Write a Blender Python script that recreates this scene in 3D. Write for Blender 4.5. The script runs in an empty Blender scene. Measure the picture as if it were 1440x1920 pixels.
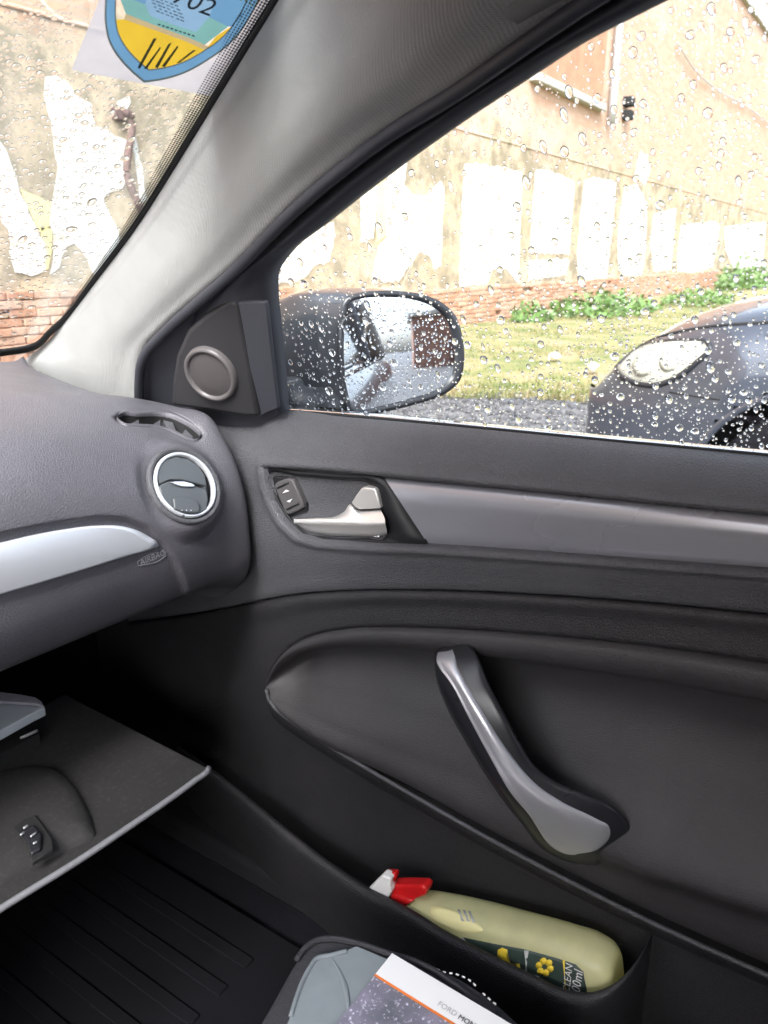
import bpy, bmesh, math, random
import numpy as np
from mathutils import Vector, Matrix
from mathutils.bvhtree import BVHTree

random.seed(7); rng = np.random.default_rng(7)
sc = bpy.context.scene
col = sc.collection

# ------------------------------------------------------------------ camera
F = 1442.0; HEAD = math.radians(56.4); PITCH = math.radians(18.4)
CAM = np.array([0.0, 0.0, 1.17])
fw = np.array([math.sin(HEAD)*math.cos(PITCH), math.cos(HEAD)*math.cos(PITCH), -math.sin(PITCH)])
rt = np.array([math.cos(HEAD), -math.sin(HEAD), 0.0]); upv = np.cross(rt, fw)
cd = bpy.data.cameras.new('camera'); cam = bpy.data.objects.new('camera', cd); col.objects.link(cam)
cd.sensor_fit = 'VERTICAL'; cd.sensor_height = 36.0; cd.lens = 36.0*F/1920.0
cd.clip_start = 0.02; cd.clip_end = 400
cam.matrix_world = Matrix(((rt[0], upv[0], -fw[0], CAM[0]), (rt[1], upv[1], -fw[1], CAM[1]),
                           (rt[2], upv[2], -fw[2], CAM[2]), (0, 0, 0, 1)))
cd.dof.use_dof = True; cd.dof.focus_distance = .95; cd.dof.aperture_fstop = 9.0      # small phone aperture
sc.camera = cam

# ------------------------------------------------------------------ world, sun, exposure
w = bpy.data.worlds.new('World'); sc.world = w; w.use_nodes = True
nt = w.node_tree; nt.nodes.clear()
sky = nt.nodes.new('ShaderNodeTexSky'); sky.sky_type = 'NISHITA'; sky.sun_disc = False
SUN_EL = math.radians(46); SUN_AZ = math.radians(246)      # azimuth clockwise from +Y (car's nose)
sky.sun_elevation = SUN_EL; sky.sun_rotation = SUN_AZ; sky.dust_density = 4.0; sky.air_density = 1.0
hs = nt.nodes.new('ShaderNodeHueSaturation'); hs.inputs['Saturation'].default_value = 0.42
bg = nt.nodes.new('ShaderNodeBackground'); bg.inputs['Strength'].default_value = 0.15
wo = nt.nodes.new('ShaderNodeOutputWorld')
nt.links.new(sky.outputs[0], hs.inputs['Color']); nt.links.new(hs.outputs[0], bg.inputs['Color'])
nt.links.new(bg.outputs[0], wo.inputs[0])
sd = bpy.data.lights.new('sun', 'SUN'); sd.energy = 1.5; sd.angle = math.radians(30); sd.color = (1.0, .98, .96)
so = bpy.data.objects.new('sun', sd); col.objects.link(so)
sv = Vector((math.sin(SUN_AZ)*math.cos(SUN_EL), math.cos(SUN_AZ)*math.cos(SUN_EL), math.sin(SUN_EL)))
so.rotation_euler = (-sv).to_track_quat('-Z', 'Y').to_euler(); so.location = (0, 0, 30)
vs = sc.view_settings; vs.view_transform = 'Standard'; vs.look = 'None'; vs.gamma = 1.0; vs.exposure = 2.35
cy = sc.cycles; cy.use_denoising = True; cy.max_bounces = 14; cy.transmission_bounces = 8; cy.transparent_max_bounces = 24
cy.diffuse_bounces = 6; cy.glossy_bounces = 5; cy.caustics_refractive = False; cy.caustics_reflective = False
cy.sample_clamp_indirect = 8.0

# ------------------------------------------------------------------ pixel -> space helpers (photograph pixels, 1440 x 1920)
def ray(px, py): return fw + rt*((px-720)/F) + upv*((960-py)/F)
def onX(px, py, x): d = ray(px, py); return CAM + d*(x/d[0])
def onY(px, py, y): d = ray(px, py); return CAM + d*(y/d[1])
def onZ(px, py, z): d = ray(px, py); return CAM + d*((z-CAM[2])/d[2])
def onP(px, py, p0, n): d = ray(px, py); n = np.asarray(n, float); return CAM + d*(np.dot(np.asarray(p0)-CAM, n)/np.dot(d, n))
def proj(v):
    q = np.asarray(v) - CAM; ww = np.maximum(q@fw, 1e-3)
    return np.stack([720+F*(q@rt)/ww, 960-F*(q@upv)/ww], -1)
def Xc(l, x=None): return np.array([onX(p[0], p[1], p[2] if len(p) > 2 else x) for p in l])
def Yc(l, y): return np.array([onY(p[0], p[1], y) for p in l])
def Zc(l, z): return np.array([onZ(p[0], p[1], p[2] if len(p) > 2 else z) for p in l])
def Pc(l, p0, n): return np.array([onP(p[0], p[1], p0, n) for p in l])
def A(*a): return np.array(a, float)

# ------------------------------------------------------------------ mesh helpers
def herm(pts, knots, q):
    pts = np.asarray(pts, float); k = np.asarray(knots, float); n = len(k)
    if n == 2:
        u = ((q-k[0])/(k[1]-k[0]))
        return pts[0] + (pts[1]-pts[0])*u.reshape((-1,)+(1,)*(pts.ndim-1))
    d = np.zeros_like(pts); h = np.diff(k); sl = np.diff(pts, axis=0)/h.reshape((-1,)+(1,)*(pts.ndim-1))
    for i in range(1, n-1):
        d[i] = (sl[i-1]*h[i] + sl[i]*h[i-1])/(h[i-1]+h[i])
    d[0] = sl[0]*1.5-d[1]*.5; d[-1] = sl[-1]*1.5-d[-2]*.5
    i = np.clip(np.searchsorted(k, q, side='right')-1, 0, n-2); u = (q-k[i])/h[i]
    sh = (-1,)+(1,)*(pts.ndim-1); u = u.reshape(sh); hh = h[i].reshape(sh)
    return (pts[i]*(2*u**3-3*u**2+1) + d[i]*hh*(u**3-2*u**2+u) + pts[i+1]*(-2*u**3+3*u**2) + d[i+1]*hh*(u**3-u**2))
def resample(pts, n, closed=False, even=True):
    pts = np.asarray(pts, float)
    if closed:
        m = len(pts); ext = np.concatenate([pts[-2:], pts, pts[:3]])
        k = np.concatenate([[0], np.cumsum(np.maximum(np.linalg.norm(np.diff(ext, axis=0), axis=1), 1e-7))])
        return herm(ext, k, np.linspace(k[2], k[2+m], n, endpoint=False))
    k = np.concatenate([[0], np.cumsum(np.maximum(np.linalg.norm(np.diff(pts, axis=0), axis=1), 1e-7))])
    return herm(pts, k, np.linspace(0, k[-1], n))
def par(o, p):
    o.parent = p
    if p.type == 'EMPTY': o.matrix_parent_inverse = Matrix.Translation(-p.location)
def mk(name, verts, faces, m, parent=None, smooth=True):
    me = bpy.data.meshes.new(name); me.from_pydata([tuple(map(float, v)) for v in verts], [], [tuple(map(int, f)) for f in faces])
    me.update()
    if smooth: me.polygons.foreach_set('use_smooth', [True]*len(me.polygons))
    o = bpy.data.objects.new(name, me); col.objects.link(o)
    if m is not None: me.materials.append(m)
    if parent is not None: par(o, parent)
    return o
def gridfaces(nr, nc, wrap=False):
    f = []
    for i in range(nr-1):
        for j in range(nc-1 if not wrap else nc):
            a = i*nc+j; b = i*nc+(j+1) % nc; f.append((a, b, b+nc, a+nc))
    return f
def skin_pts(curves, ncol, nrow):
    rows = np.array([resample(c, ncol) for c in curves])
    dk = np.linalg.norm(np.diff(rows, axis=0), axis=2).mean(1)
    k = np.concatenate([[0], np.cumsum(np.maximum(dk, 1e-6))])
    return herm(rows, k, np.linspace(0, k[-1], nrow))
def skin(name, curves, ncol, nrow, m, parent=None, disp=None):
    g = skin_pts(curves, ncol, nrow)
    if disp is not None: g = disp(g)
    return mk(name, g.reshape(-1, 3), gridfaces(nrow, ncol), m, parent)
def rings(name, rs, m, parent=None, cap0=True, cap1=True, smooth=True):
    n = len(rs[0]); v = np.concatenate(rs); f = gridfaces(len(rs), n, True)
    if cap0: f.append(tuple(range(n-1, -1, -1)))
    if cap1: f.append(tuple(range((len(rs)-1)*n, len(rs)*n)))
    return mk(name, v, f, m, parent, smooth)
def bev(o, wd, seg=2, ang=35):
    b = o.modifiers.new('bevel', 'BEVEL'); b.width = wd; b.segments = seg; b.limit_method = 'ANGLE'; b.angle_limit = math.radians(ang)
    return o
def plate(name, outline, vec, m, parent=None, bevel=0.0, seg=2):
    outline = np.asarray(outline); n = len(outline); vec = np.asarray(vec)
    v = np.concatenate([outline, outline+vec])
    f = [tuple(range(n)), tuple(range(2*n-1, n-1, -1))] + [(i, n+i, n+(i+1) % n, (i+1) % n) for i in range(n)]
    o = mk(name, v, f, m, parent, False)
    bm = bmesh.new(); bm.from_mesh(o.data); bmesh.ops.recalc_face_normals(bm, faces=bm.faces); bm.to_mesh(o.data); bm.free()
    if bevel: bev(o, bevel, seg); o.data.polygons.foreach_set('use_smooth', [True]*len(o.data.polygons)); sh(o)
    return o
def sh(o, ang=40):
    # mark sharp edges so that smooth shading stays crisp at corners
    bm = bmesh.new(); bm.from_mesh(o.data)
    for e in bm.edges:
        if len(e.link_faces) == 2 and e.calc_face_angle(0) > math.radians(ang): e.smooth = False
    bm.to_mesh(o.data); bm.free(); return o
def box(name, lo, hi, m, parent=None, bevel=0.0, seg=2):
    (a, b, c), (d, e, f_) = lo, hi
    return plate(name, [(a, b, c), (d, b, c), (d, e, c), (a, e, c)], (0, 0, f_-c), m, parent, bevel, seg)
def frames(path):
    t = np.gradient(path, axis=0); t /= np.linalg.norm(t, axis=1)[:, None]
    return t
def tube(name, path, r, m, parent=None, n=10, num=None, squash=None, ref=(0, 0, 1)):
    path = np.asarray(path, float)
    if num: path = resample(path, num)
    r = np.broadcast_to(np.asarray(r, float), (len(path),)) if np.ndim(r) == 0 else np.interp(np.linspace(0, 1, len(path)), np.linspace(0, 1, len(r)), r)
    t = frames(path); rs = []; ref = np.asarray(ref, float)
    for i in range(len(path)):
        a = np.cross(t[i], ref); la = np.linalg.norm(a)
        a = a/la if la > 1e-4 else np.cross(t[i], A(1, 0, 0)); b = np.cross(a, t[i])
        th = np.linspace(0, 2*math.pi, n, endpoint=False)
        sq = 1.0 if squash is None else squash
        rs.append(path[i] + r[i]*(np.cos(th)[:, None]*a*sq + np.sin(th)[:, None]*b))
    return rings(name, rs, m, parent)
def basis(nrm, ref=(0, 0, 1)):
    n = np.asarray(nrm, float); n /= np.linalg.norm(n); u = np.cross(np.asarray(ref, float), n); u /= np.linalg.norm(u)
    return u, np.cross(n, u), n
def lathe(name, c, nrm, prof, m, parent=None, n=48, cap0=False, cap1=False):
    u, v, nn = basis(nrm); th = np.linspace(0, 2*math.pi, n, endpoint=False); rs = []
    for r, h in prof: rs.append(np.asarray(c)+nn*h+r*(np.cos(th)[:, None]*u+np.sin(th)[:, None]*v))
    return rings(name, rs, m, parent, cap0, cap1)
def text(name, body, p0, p1, nrm, m, parent=None, fit=True, size=None, lift=0.0006, depth=0.0, shear=0.0):
    cu = bpy.data.curves.new('t', 'FONT'); cu.body = body; cu.resolution_u = 3; cu.extrude = 0.0; cu.shear = shear
    to = bpy.data.objects.new('t', cu); col.objects.link(to)
    bpy.context.view_layer.update(); dg = bpy.context.evaluated_depsgraph_get()
    me = bpy.data.meshes.new_from_object(to.evaluated_get(dg)); bpy.data.objects.remove(to)
    vv = np.array([v.co[:] for v in me.vertices]); p0 = np.asarray(p0, float); p1 = np.asarray(p1, float)
    L = np.linalg.norm(p1-p0); xd = (p1-p0)/L; n = np.asarray(nrm, float); n = n-xd*(n@xd); n /= np.linalg.norm(n); yd = np.cross(n, xd)
    s = (L/max(vv[:, 0].max(), 1e-6)) if size is None else size
    vo = p0 + n*lift + (vv[:, :1]*s)*xd + (vv[:, 1:2]*s)*yd
    faces = [tuple(p.vertices) for p in me.polygons]; bpy.data.meshes.remove(me)
    return mk(name, vo, faces, m, parent, False)
def sdf(poly, pts):
    poly = np.asarray(poly, float); pts = np.asarray(pts, float); n = len(poly)
    d = np.full(len(pts), 1e18); ins = np.zeros(len(pts), bool)
    for i in range(n):
        a = poly[i]; b = poly[(i+1) % n]; e = b-a; wv = pts-a
        t = np.clip((wv@e)/max(e@e, 1e-9), 0, 1); dd = wv-t[:, None]*e; d = np.minimum(d, (dd**2).sum(1))
        c = ((a[1] > pts[:, 1]) != (b[1] > pts[:, 1])) & (pts[:, 0] < (b[0]-a[0])*(pts[:, 1]-a[1])/((b[1]-a[1]) if abs(b[1]-a[1]) > 1e-9 else 1e-9)+a[0])
        ins ^= c
    d = np.sqrt(d); return np.where(ins, -d, d)
def sm(x, a, b): t = np.clip((x-a)/(b-a), 0, 1); return t*t*(3-2*t)
def bvh_of(o):
    me = o.data; return BVHTree.FromPolygons([v.co for v in me.vertices], [p.vertices for p in me.polygons])
def hit(bvh, px, py, fallback=None):
    d = Vector(ray(px, py)).normalized(); l, n, i, t = bvh.ray_cast(Vector(CAM), d)
    if l is None: return fallback, None
    n = np.array(n)
    if n@np.array(d) > 0: n = -n
    return np.array(l), n
def hits(bvh, l): return [h for h in (hit(bvh, p[0], p[1])[0] for p in l) if h is not None]
def decal(name, outline, bvh, m, parent=None, lift=.003, sink=.012, nr=8, n=64, dome=0.0, closed_smooth=True):
    # a piece that lies on a curved surface: outline seen from here, laid on the real surface with its own thickness
    o2 = np.array(outline, float)
    o2 = resample(np.c_[o2, np.zeros(len(o2))], n, True)[:, :2] if closed_smooth else o2
    c = o2.mean(0); rs = []; ks = [1.0]+list(np.linspace(.985, 0.02, nr))
    for q, k in enumerate(ks):
        pts = c+(o2-c)*k; r = []; last = None
        for p in pts:
            l, nn = hit(bvh, p[0], p[1])
            if l is None: l, nn = last if last is not None else (CAM+ray(p[0], p[1])*3, -ray(p[0], p[1]))
            last = (l, nn); nn = nn/np.linalg.norm(nn)
            r.append(l + nn*((-sink) if q == 0 else lift+dome*(1-k*k)))
        rs.append(np.array(r))
    return rings(name, rs, m, parent, False, True)
def empty(name, loc):
    o = bpy.data.objects.new(name, None); o.location = loc; col.objects.link(o); o.empty_display_size = .1; return o
def tag(o, label=None, cat=None, group=None, kind=None):
    if label: o['label'] = label
    if cat: o['category'] = cat
    if group: o['group'] = group
    if kind: o['kind'] = kind
    return o

# ------------------------------------------------------------------ materials
def newmat(name):
    m = bpy.data.materials.new(name); m.use_nodes = True; t = m.node_tree; b = t.nodes['Principled BSDF']; return m, t, b
def N(t, ty, **kw):
    n = t.nodes.new(ty)
    for k, v in kw.items():
        if k in n.inputs: n.inputs[k].default_value = v
        else: setattr(n, k, v)
    return n
def ramp(t, fac, stops):
    r = t.nodes.new('ShaderNodeValToRGB'); e = r.color_ramp.elements
    while len(e) > 1: e.remove(e[-1])
    e[0].position = stops[0][0]; e[0].color = tuple(stops[0][1])+(1,)
    for p, c in stops[1:]: x = e.new(p); x.color = tuple(c)+(1,)
    t.links.new(fac, r.inputs[0]); return r.outputs[0]
def mat(name, color, rough=.5, metal=0.0, spec=.5, var=.12, vscale=9.0, grain=None, gstr=.2, gdist=.0006, coat=0.0, dust=0.0, rvar=.08):
    m, t, b = newmat(name)
    tc = N(t, 'ShaderNodeTexCoord'); ns = N(t, 'ShaderNodeTexNoise', Scale=vscale, Detail=5.0)
    t.links.new(tc.outputs['Object'], ns.inputs['Vector'])
    lo = [c*(1-var) for c in color]; hi = [min(1, c*(1+var)) for c in color]
    c = ramp(t, ns.outputs[0], [(.3, lo), (.7, hi)])
    if dust:
        n2 = N(t, 'ShaderNodeTexNoise', Scale=vscale*14, Detail=6.0, Roughness=.7); t.links.new(tc.outputs['Object'], n2.inputs['Vector'])
        rr = ramp(t, n2.outputs[0], [(.52, (0, 0, 0)), (.8, (1, 1, 1))])
        mx = N(t, 'ShaderNodeMix', data_type='RGBA'); ml = N(t, 'ShaderNodeMath', operation='MULTIPLY'); ml.inputs[1].default_value = dust
        t.links.new(rr, ml.inputs[0]); t.links.new(ml.outputs[0], mx.inputs[0]); t.links.new(c, mx.inputs[6]); mx.inputs[7].default_value = (.35, .33, .30, 1)
        c = mx.outputs[2]
    t.links.new(c, b.inputs['Base Color'])
    mr = N(t, 'ShaderNodeMapRange'); mr.inputs['To Min'].default_value = max(0, rough-rvar); mr.inputs['To Max'].default_value = min(1, rough+rvar)
    n3 = N(t, 'ShaderNodeTexNoise', Scale=vscale*3, Detail=4.0); t.links.new(tc.outputs['Object'], n3.inputs['Vector'])
    t.links.new(n3.outputs[0], mr.inputs['Value']); t.links.new(mr.outputs[0], b.inputs['Roughness'])
    b.inputs['Metallic'].default_value = metal; b.inputs['Specular IOR Level'].default_value = spec; b.inputs['Coat Weight'].default_value = coat
    b.inputs['Coat Roughness'].default_value = .06
    if grain:
        if grain[0] == 'leather':
            g = N(t, 'ShaderNodeTexVoronoi', feature='DISTANCE_TO_EDGE', Scale=grain[1]); g.inputs['Randomness'].default_value = 1.0
            nz = N(t, 'ShaderNodeTexNoise', Scale=grain[1]*.7, Detail=3.0); t.links.new(tc.outputs['Object'], nz.inputs['Vector'])
            mv = N(t, 'ShaderNodeMixRGB'); mv.inputs[0].default_value = .0015
            va = N(t, 'ShaderNodeVectorMath', operation='MULTIPLY_ADD'); va.inputs[1].default_value = (.0022,)*3
            t.links.new(nz.outputs['Color'], va.inputs[0]); t.links.new(tc.outputs['Object'], va.inputs[2]); t.links.new(va.outputs[0], g.inputs['Vector'])
            src = ramp(t, g.outputs['Distance'], [(0, (0, 0, 0)), (.12, (.75,)*3), (.4, (1,)*3)])
        elif grain[0] == 'noise':
            g = N(t, 'ShaderNodeTexNoise', Scale=grain[1], Detail=6.0, Roughness=.65); t.links.new(tc.outputs['Object'], g.inputs['Vector']); src = g.outputs[0]
        elif grain[0] == 'weave':
            g = N(t, 'ShaderNodeTexWave', wave_type='BANDS', bands_direction='DIAGONAL', Scale=grain[1], Distortion=.6); t.links.new(tc.outputs['Object'], g.inputs['Vector'])
            g2 = N(t, 'ShaderNodeTexWave', wave_type='BANDS', bands_direction='Z', Scale=grain[1]*1.2, Distortion=.6); t.links.new(tc.outputs['Object'], g2.inputs['Vector'])
            mm = N(t, 'ShaderNodeMath', operation='MULTIPLY'); t.links.new(g.outputs['Fac'], mm.inputs[0]); t.links.new(g2.outputs['Fac'], mm.inputs[1]); src = mm.outputs[0]
        bp = N(t, 'ShaderNodeBump', Strength=gstr, Distance=gdist); t.links.new(src, bp.inputs['Height']); t.links.new(bp.outputs[0], b.inputs['Normal'])
    return m
M = {}
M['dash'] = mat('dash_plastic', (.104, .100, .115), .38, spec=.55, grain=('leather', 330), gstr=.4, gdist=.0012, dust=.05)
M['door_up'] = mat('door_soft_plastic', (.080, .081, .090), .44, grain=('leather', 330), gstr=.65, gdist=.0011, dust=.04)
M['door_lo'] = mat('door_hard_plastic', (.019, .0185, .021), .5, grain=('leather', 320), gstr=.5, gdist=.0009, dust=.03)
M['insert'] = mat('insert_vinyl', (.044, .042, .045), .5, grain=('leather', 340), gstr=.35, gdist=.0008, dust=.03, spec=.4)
M['black'] = mat('black_plastic', (.015, .015, .017), .45, spec=.3, grain=('noise', 700), gstr=.1, gdist=.0003)
M['satinblack'] = mat('satin_black_plastic', (.022, .023, .027), .3)
M['matt'] = mat('matt_black', (.010, .010, .011), .8)
M['frame'] = mat('frame_grey_black', (.048, .050, .062), .5, grain=('noise', 500), gstr=.1, gdist=.0003)
M['pillar'] = mat('pillar_fabric', (.49, .488, .478), .97, spec=.04, var=.07, grain=('weave', 240), gstr=.6, gdist=.0012)
M['liner'] = mat('headliner_fabric', (.33, .33, .32), .9, spec=.1, var=.05, grain=('weave', 350), gstr=.3, gdist=.0005)
M['silver'] = mat('satin_silver_paint', (.78, .80, .85), .34, metal=.55, var=.03, grain=('noise', 2500), gstr=.03, gdist=.0002)
M['lever'] = mat('lever_silver', (.82, .80, .78), .32, metal=.55, var=.03)
M['chrome'] = mat('chrome', (.85, .86, .88), .08, metal=1.0, var=.02, rvar=.03)
M['strip'] = mat('decor_strip_metal', (.30, .305, .345), .26, metal=.3, var=.08, vscale=3, coat=.4)
M['carpet'] = mat('carpet', (.009, .009, .012), .95, spec=.1, grain=('noise', 300), gstr=.6, gdist=.002)
M['rubber'] = mat('rubber', (.006, .006, .008), .85, spec=.12)
M['red'] = mat('red_plastic', (.55, .012, .014), .3)
M['white'] = mat('white_plastic', (.78, .78, .78), .35)
M['paper'] = mat('paper', (.90, .90, .90), .7, var=.02)
M['orange'] = mat('orange_print', (.80, .20, .03), .6)
M['ink'] = mat('grey_ink', (.12, .12, .13), .6)
M['cordura'] = mat('ribbed_fabric', (.045, .045, .052), .85, grain=('weave', 260), gstr=.8, gdist=.0012)
M['thread'] = mat('white_thread', (.75, .75, .75), .7)
M['housing'] = mat('mirror_housing_paint', (.06, .065, .075), .3, metal=.5, coat=1.0, var=.02)
M['paint'] = mat('our_car_paint_sky_lit', (.24, .25, .27), .28, metal=.6, coat=1.0, var=.02)  # dark grey car; sky reflected on the flank is lightened into this colour
M['carpaint'] = mat('parked_car_paint', (.062, .070, .092), .3, metal=.5, coat=1.0, var=.04)
M['arm'] = mat('mirror_plastic', (.03, .032, .036), .4)
M['rust'] = mat('rusty_iron', (.13, .075, .065), .8, var=.3, vscale=30)
M['pipe'] = mat('galvanised_pipe', (.45, .46, .48), .4, metal=.6)
M['stone'] = mat('gravel_stone', (.07, .07, .075), .5, var=.6, vscale=25)
M['conc'] = mat('concrete', (.42, .41, .38), .85, var=.15, vscale=6, grain=('noise', 30), gstr=.4, gdist=.01)

def thin_glass(name, tint=(.88, .925, .945), refl=.85):
    m, t, b = newmat(name); t.nodes.remove(b); out = t.nodes['Material Output']
    tr = N(t, 'ShaderNodeBsdfTransparent', Color=tint+(1,)); gl = N(t, 'ShaderNodeBsdfGlossy', Roughness=.01, Color=(1, 1, 1, 1))
    lw = N(t, 'ShaderNodeLayerWeight', Blend=.5); p = N(t, 'ShaderNodeMath', operation='POWER'); p.inputs[1].default_value = 3.0
    ma = N(t, 'ShaderNodeMath', operation='MULTIPLY_ADD'); ma.inputs[1].default_value = refl; ma.inputs[2].default_value = .05
    mx = N(t, 'ShaderNodeMixShader'); t.links.new(lw.outputs['Facing'], p.inputs[0]); t.links.new(p.outputs[0], ma.inputs[0])
    t.links.new(ma.outputs[0], mx.inputs[0]); t.links.new(tr.outputs[0], mx.inputs[1]); t.links.new(gl.outputs[0], mx.inputs[2]); t.links.new(mx.outputs[0], out.inputs[0])
    return m
M['glass'] = thin_glass('window_glass')
def water():
    m, t, b = newmat('raindrop_water'); t.nodes.remove(b); out = t.nodes['Material Output']
    g = N(t, 'ShaderNodeBsdfGlass', IOR=1.33, Roughness=0.0); g.inputs['Color'].default_value = (1, 1, 1, 1); t.links.new(g.outputs[0], out.inputs[0]); return m
M['water'] = water()
m, t, b = newmat('mirror_glass'); b.inputs['Base Color'].default_value = (.60, .63, .67, 1); b.inputs['Metallic'].default_value = 1; b.inputs['Roughness'].default_value = .02
nz = N(t, 'ShaderNodeTexNoise', Scale=60.0, Detail=3.0); tc = N(t, 'ShaderNodeTexCoord'); t.links.new(tc.outputs['Object'], nz.inputs['Vector'])
mr = N(t, 'ShaderNodeMapRange'); mr.inputs['To Min'].default_value = .01; mr.inputs['To Max'].default_value = .06; t.links.new(nz.outputs[0], mr.inputs['Value']); t.links.new(mr.outputs[0], b.inputs['Roughness'])
M['mirror'] = m
def frit():
    # printed black dot screen along the edge of the windshield
    m, t, b = newmat('frit_dots'); out = t.nodes['Material Output']; b.inputs['Base Color'].default_value = (.008, .008, .01, 1); b.inputs['Roughness'].default_value = .4
    uv = N(t, 'ShaderNodeUVMap'); mp = N(t, 'ShaderNodeSeparateXYZ'); t.links.new(uv.outputs[0], mp.inputs[0])
    vo = N(t, 'ShaderNodeTexVoronoi', feature='F1', Scale=1.0); vo.inputs['Randomness'].default_value = 0.0; vo.voronoi_dimensions = '2D'
    t.links.new(uv.outputs[0], vo.inputs['Vector'])
    ra = N(t, 'ShaderNodeMapRange'); ra.inputs['From Min'].default_value = 0; ra.inputs['From Max'].default_value = 8.0; ra.inputs['To Min'].default_value = .56; ra.inputs['To Max'].default_value = .22
    t.links.new(mp.outputs['Y'], ra.inputs['Value'])
    lt = N(t, 'ShaderNodeMath', operation='LESS_THAN'); t.links.new(vo.outputs['Distance'], lt.inputs[0]); t.links.new(ra.outputs[0], lt.inputs[1])
    tr = N(t, 'ShaderNodeBsdfTransparent'); mx = N(t, 'ShaderNodeMixShader'); t.links.new(lt.outputs[0], mx.inputs[0]); t.links.new(tr.outputs[0], mx.inputs[1]); t.links.new(b.outputs[0], mx.inputs[2]); t.links.new(mx.outputs[0], out.inputs[0])
    return m
M['frit'] = frit()
def trans(name, color, rough=.4, tr=.5, clear=0.0):
    m, t, b = newmat(name); out = t.nodes['Material Output']
    tc = N(t, 'ShaderNodeTexCoord'); ns = N(t, 'ShaderNodeTexNoise', Scale=40.0, Detail=4.0); t.links.new(tc.outputs['Object'], ns.inputs['Vector'])
    c = ramp(t, ns.outputs[0], [(.3, [x*.88 for x in color]), (.7, color)])
    t.links.new(c, b.inputs['Base Color']); b.inputs['Roughness'].default_value = rough
    tl = N(t, 'ShaderNodeBsdfTranslucent'); t.links.new(c, tl.inputs['Color']); mx = N(t, 'ShaderNodeMixShader'); mx.inputs[0].default_value = tr
    t.links.new(b.outputs[0], mx.inputs[1]); t.links.new(tl.outputs[0], mx.inputs[2]); res = mx.outputs[0]
    if clear:
        tp = N(t, 'ShaderNodeBsdfTransparent'); m2 = N(t, 'ShaderNodeMixShader'); m2.inputs[0].default_value = clear; t.links.new(res, m2.inputs[1]); t.links.new(tp.outputs[0], m2.inputs[2]); res = m2.outputs[0]
    t.links.new(res, out.inputs[0]); return m
M['film'] = trans('sticker_film', (.42, .41, .44), .4, .7, .15)
M['sblue'] = trans('sticker_blue', (.085, .18, .28), .4, .8)
M['sdark'] = trans('sticker_outline', (.10, .13, .13), .5, .4)
M['syellow'] = trans('sticker_yellow', (.42, .28, .025), .4, .8)
M['slabel'] = trans('sticker_label', (.16, .26, .36), .4, .7)
M['sgreen'] = trans('sticker_green', (.13, .27, .25), .4, .7)
M['sbrown'] = trans('sticker_brown', (.33, .26, .14), .4, .7)
M['sink'] = mat('sticker_ink', (.05, .07, .09), .6)
M['bottle'] = trans('bottle_plastic', (.95, .93, .54), .3, .45, .08)
M['sleeve'] = trans('clear_sleeve', (.42, .47, .50), .16, .15, .40)
M['bag'] = trans('plastic_bag', (.62, .68, .74), .3, .2)
def galaxy():
    m, t, b = newmat('booklet_cover'); tc = N(t, 'ShaderNodeTexCoord')
    n1 = N(t, 'ShaderNodeTexNoise', Scale=22.0, Detail=6.0); n2 = N(t, 'ShaderNodeTexNoise', Scale=340.0, Detail=2.0); n3 = N(t, 'ShaderNodeTexNoise', Scale=30.0, Detail=4.0)
    for n in (n1, n2, n3): t.links.new(tc.outputs['Object'], n.inputs['Vector'])
    n3.inputs['Vector'].default_value = (3, 1, 2)
    c1 = ramp(t, n1.outputs[0], [(.3, (.10, .11, .13)), (.5, (.22, .21, .27)), (.7, (.36, .31, .42))]); st = ramp(t, n2.outputs[0], [(.60, (0, 0, 0)), (.76, (.8, .75, .9))])
    mx = N(t, 'ShaderNodeMix', data_type='RGBA', blend_type='ADD'); mx.inputs[0].default_value = .8; t.links.new(c1, mx.inputs[6]); t.links.new(st, mx.inputs[7])
    t.links.new(mx.outputs[2], b.inputs['Base Color']); b.inputs['Roughness'].default_value = .35; return m
M['galaxy'] = galaxy()

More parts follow.
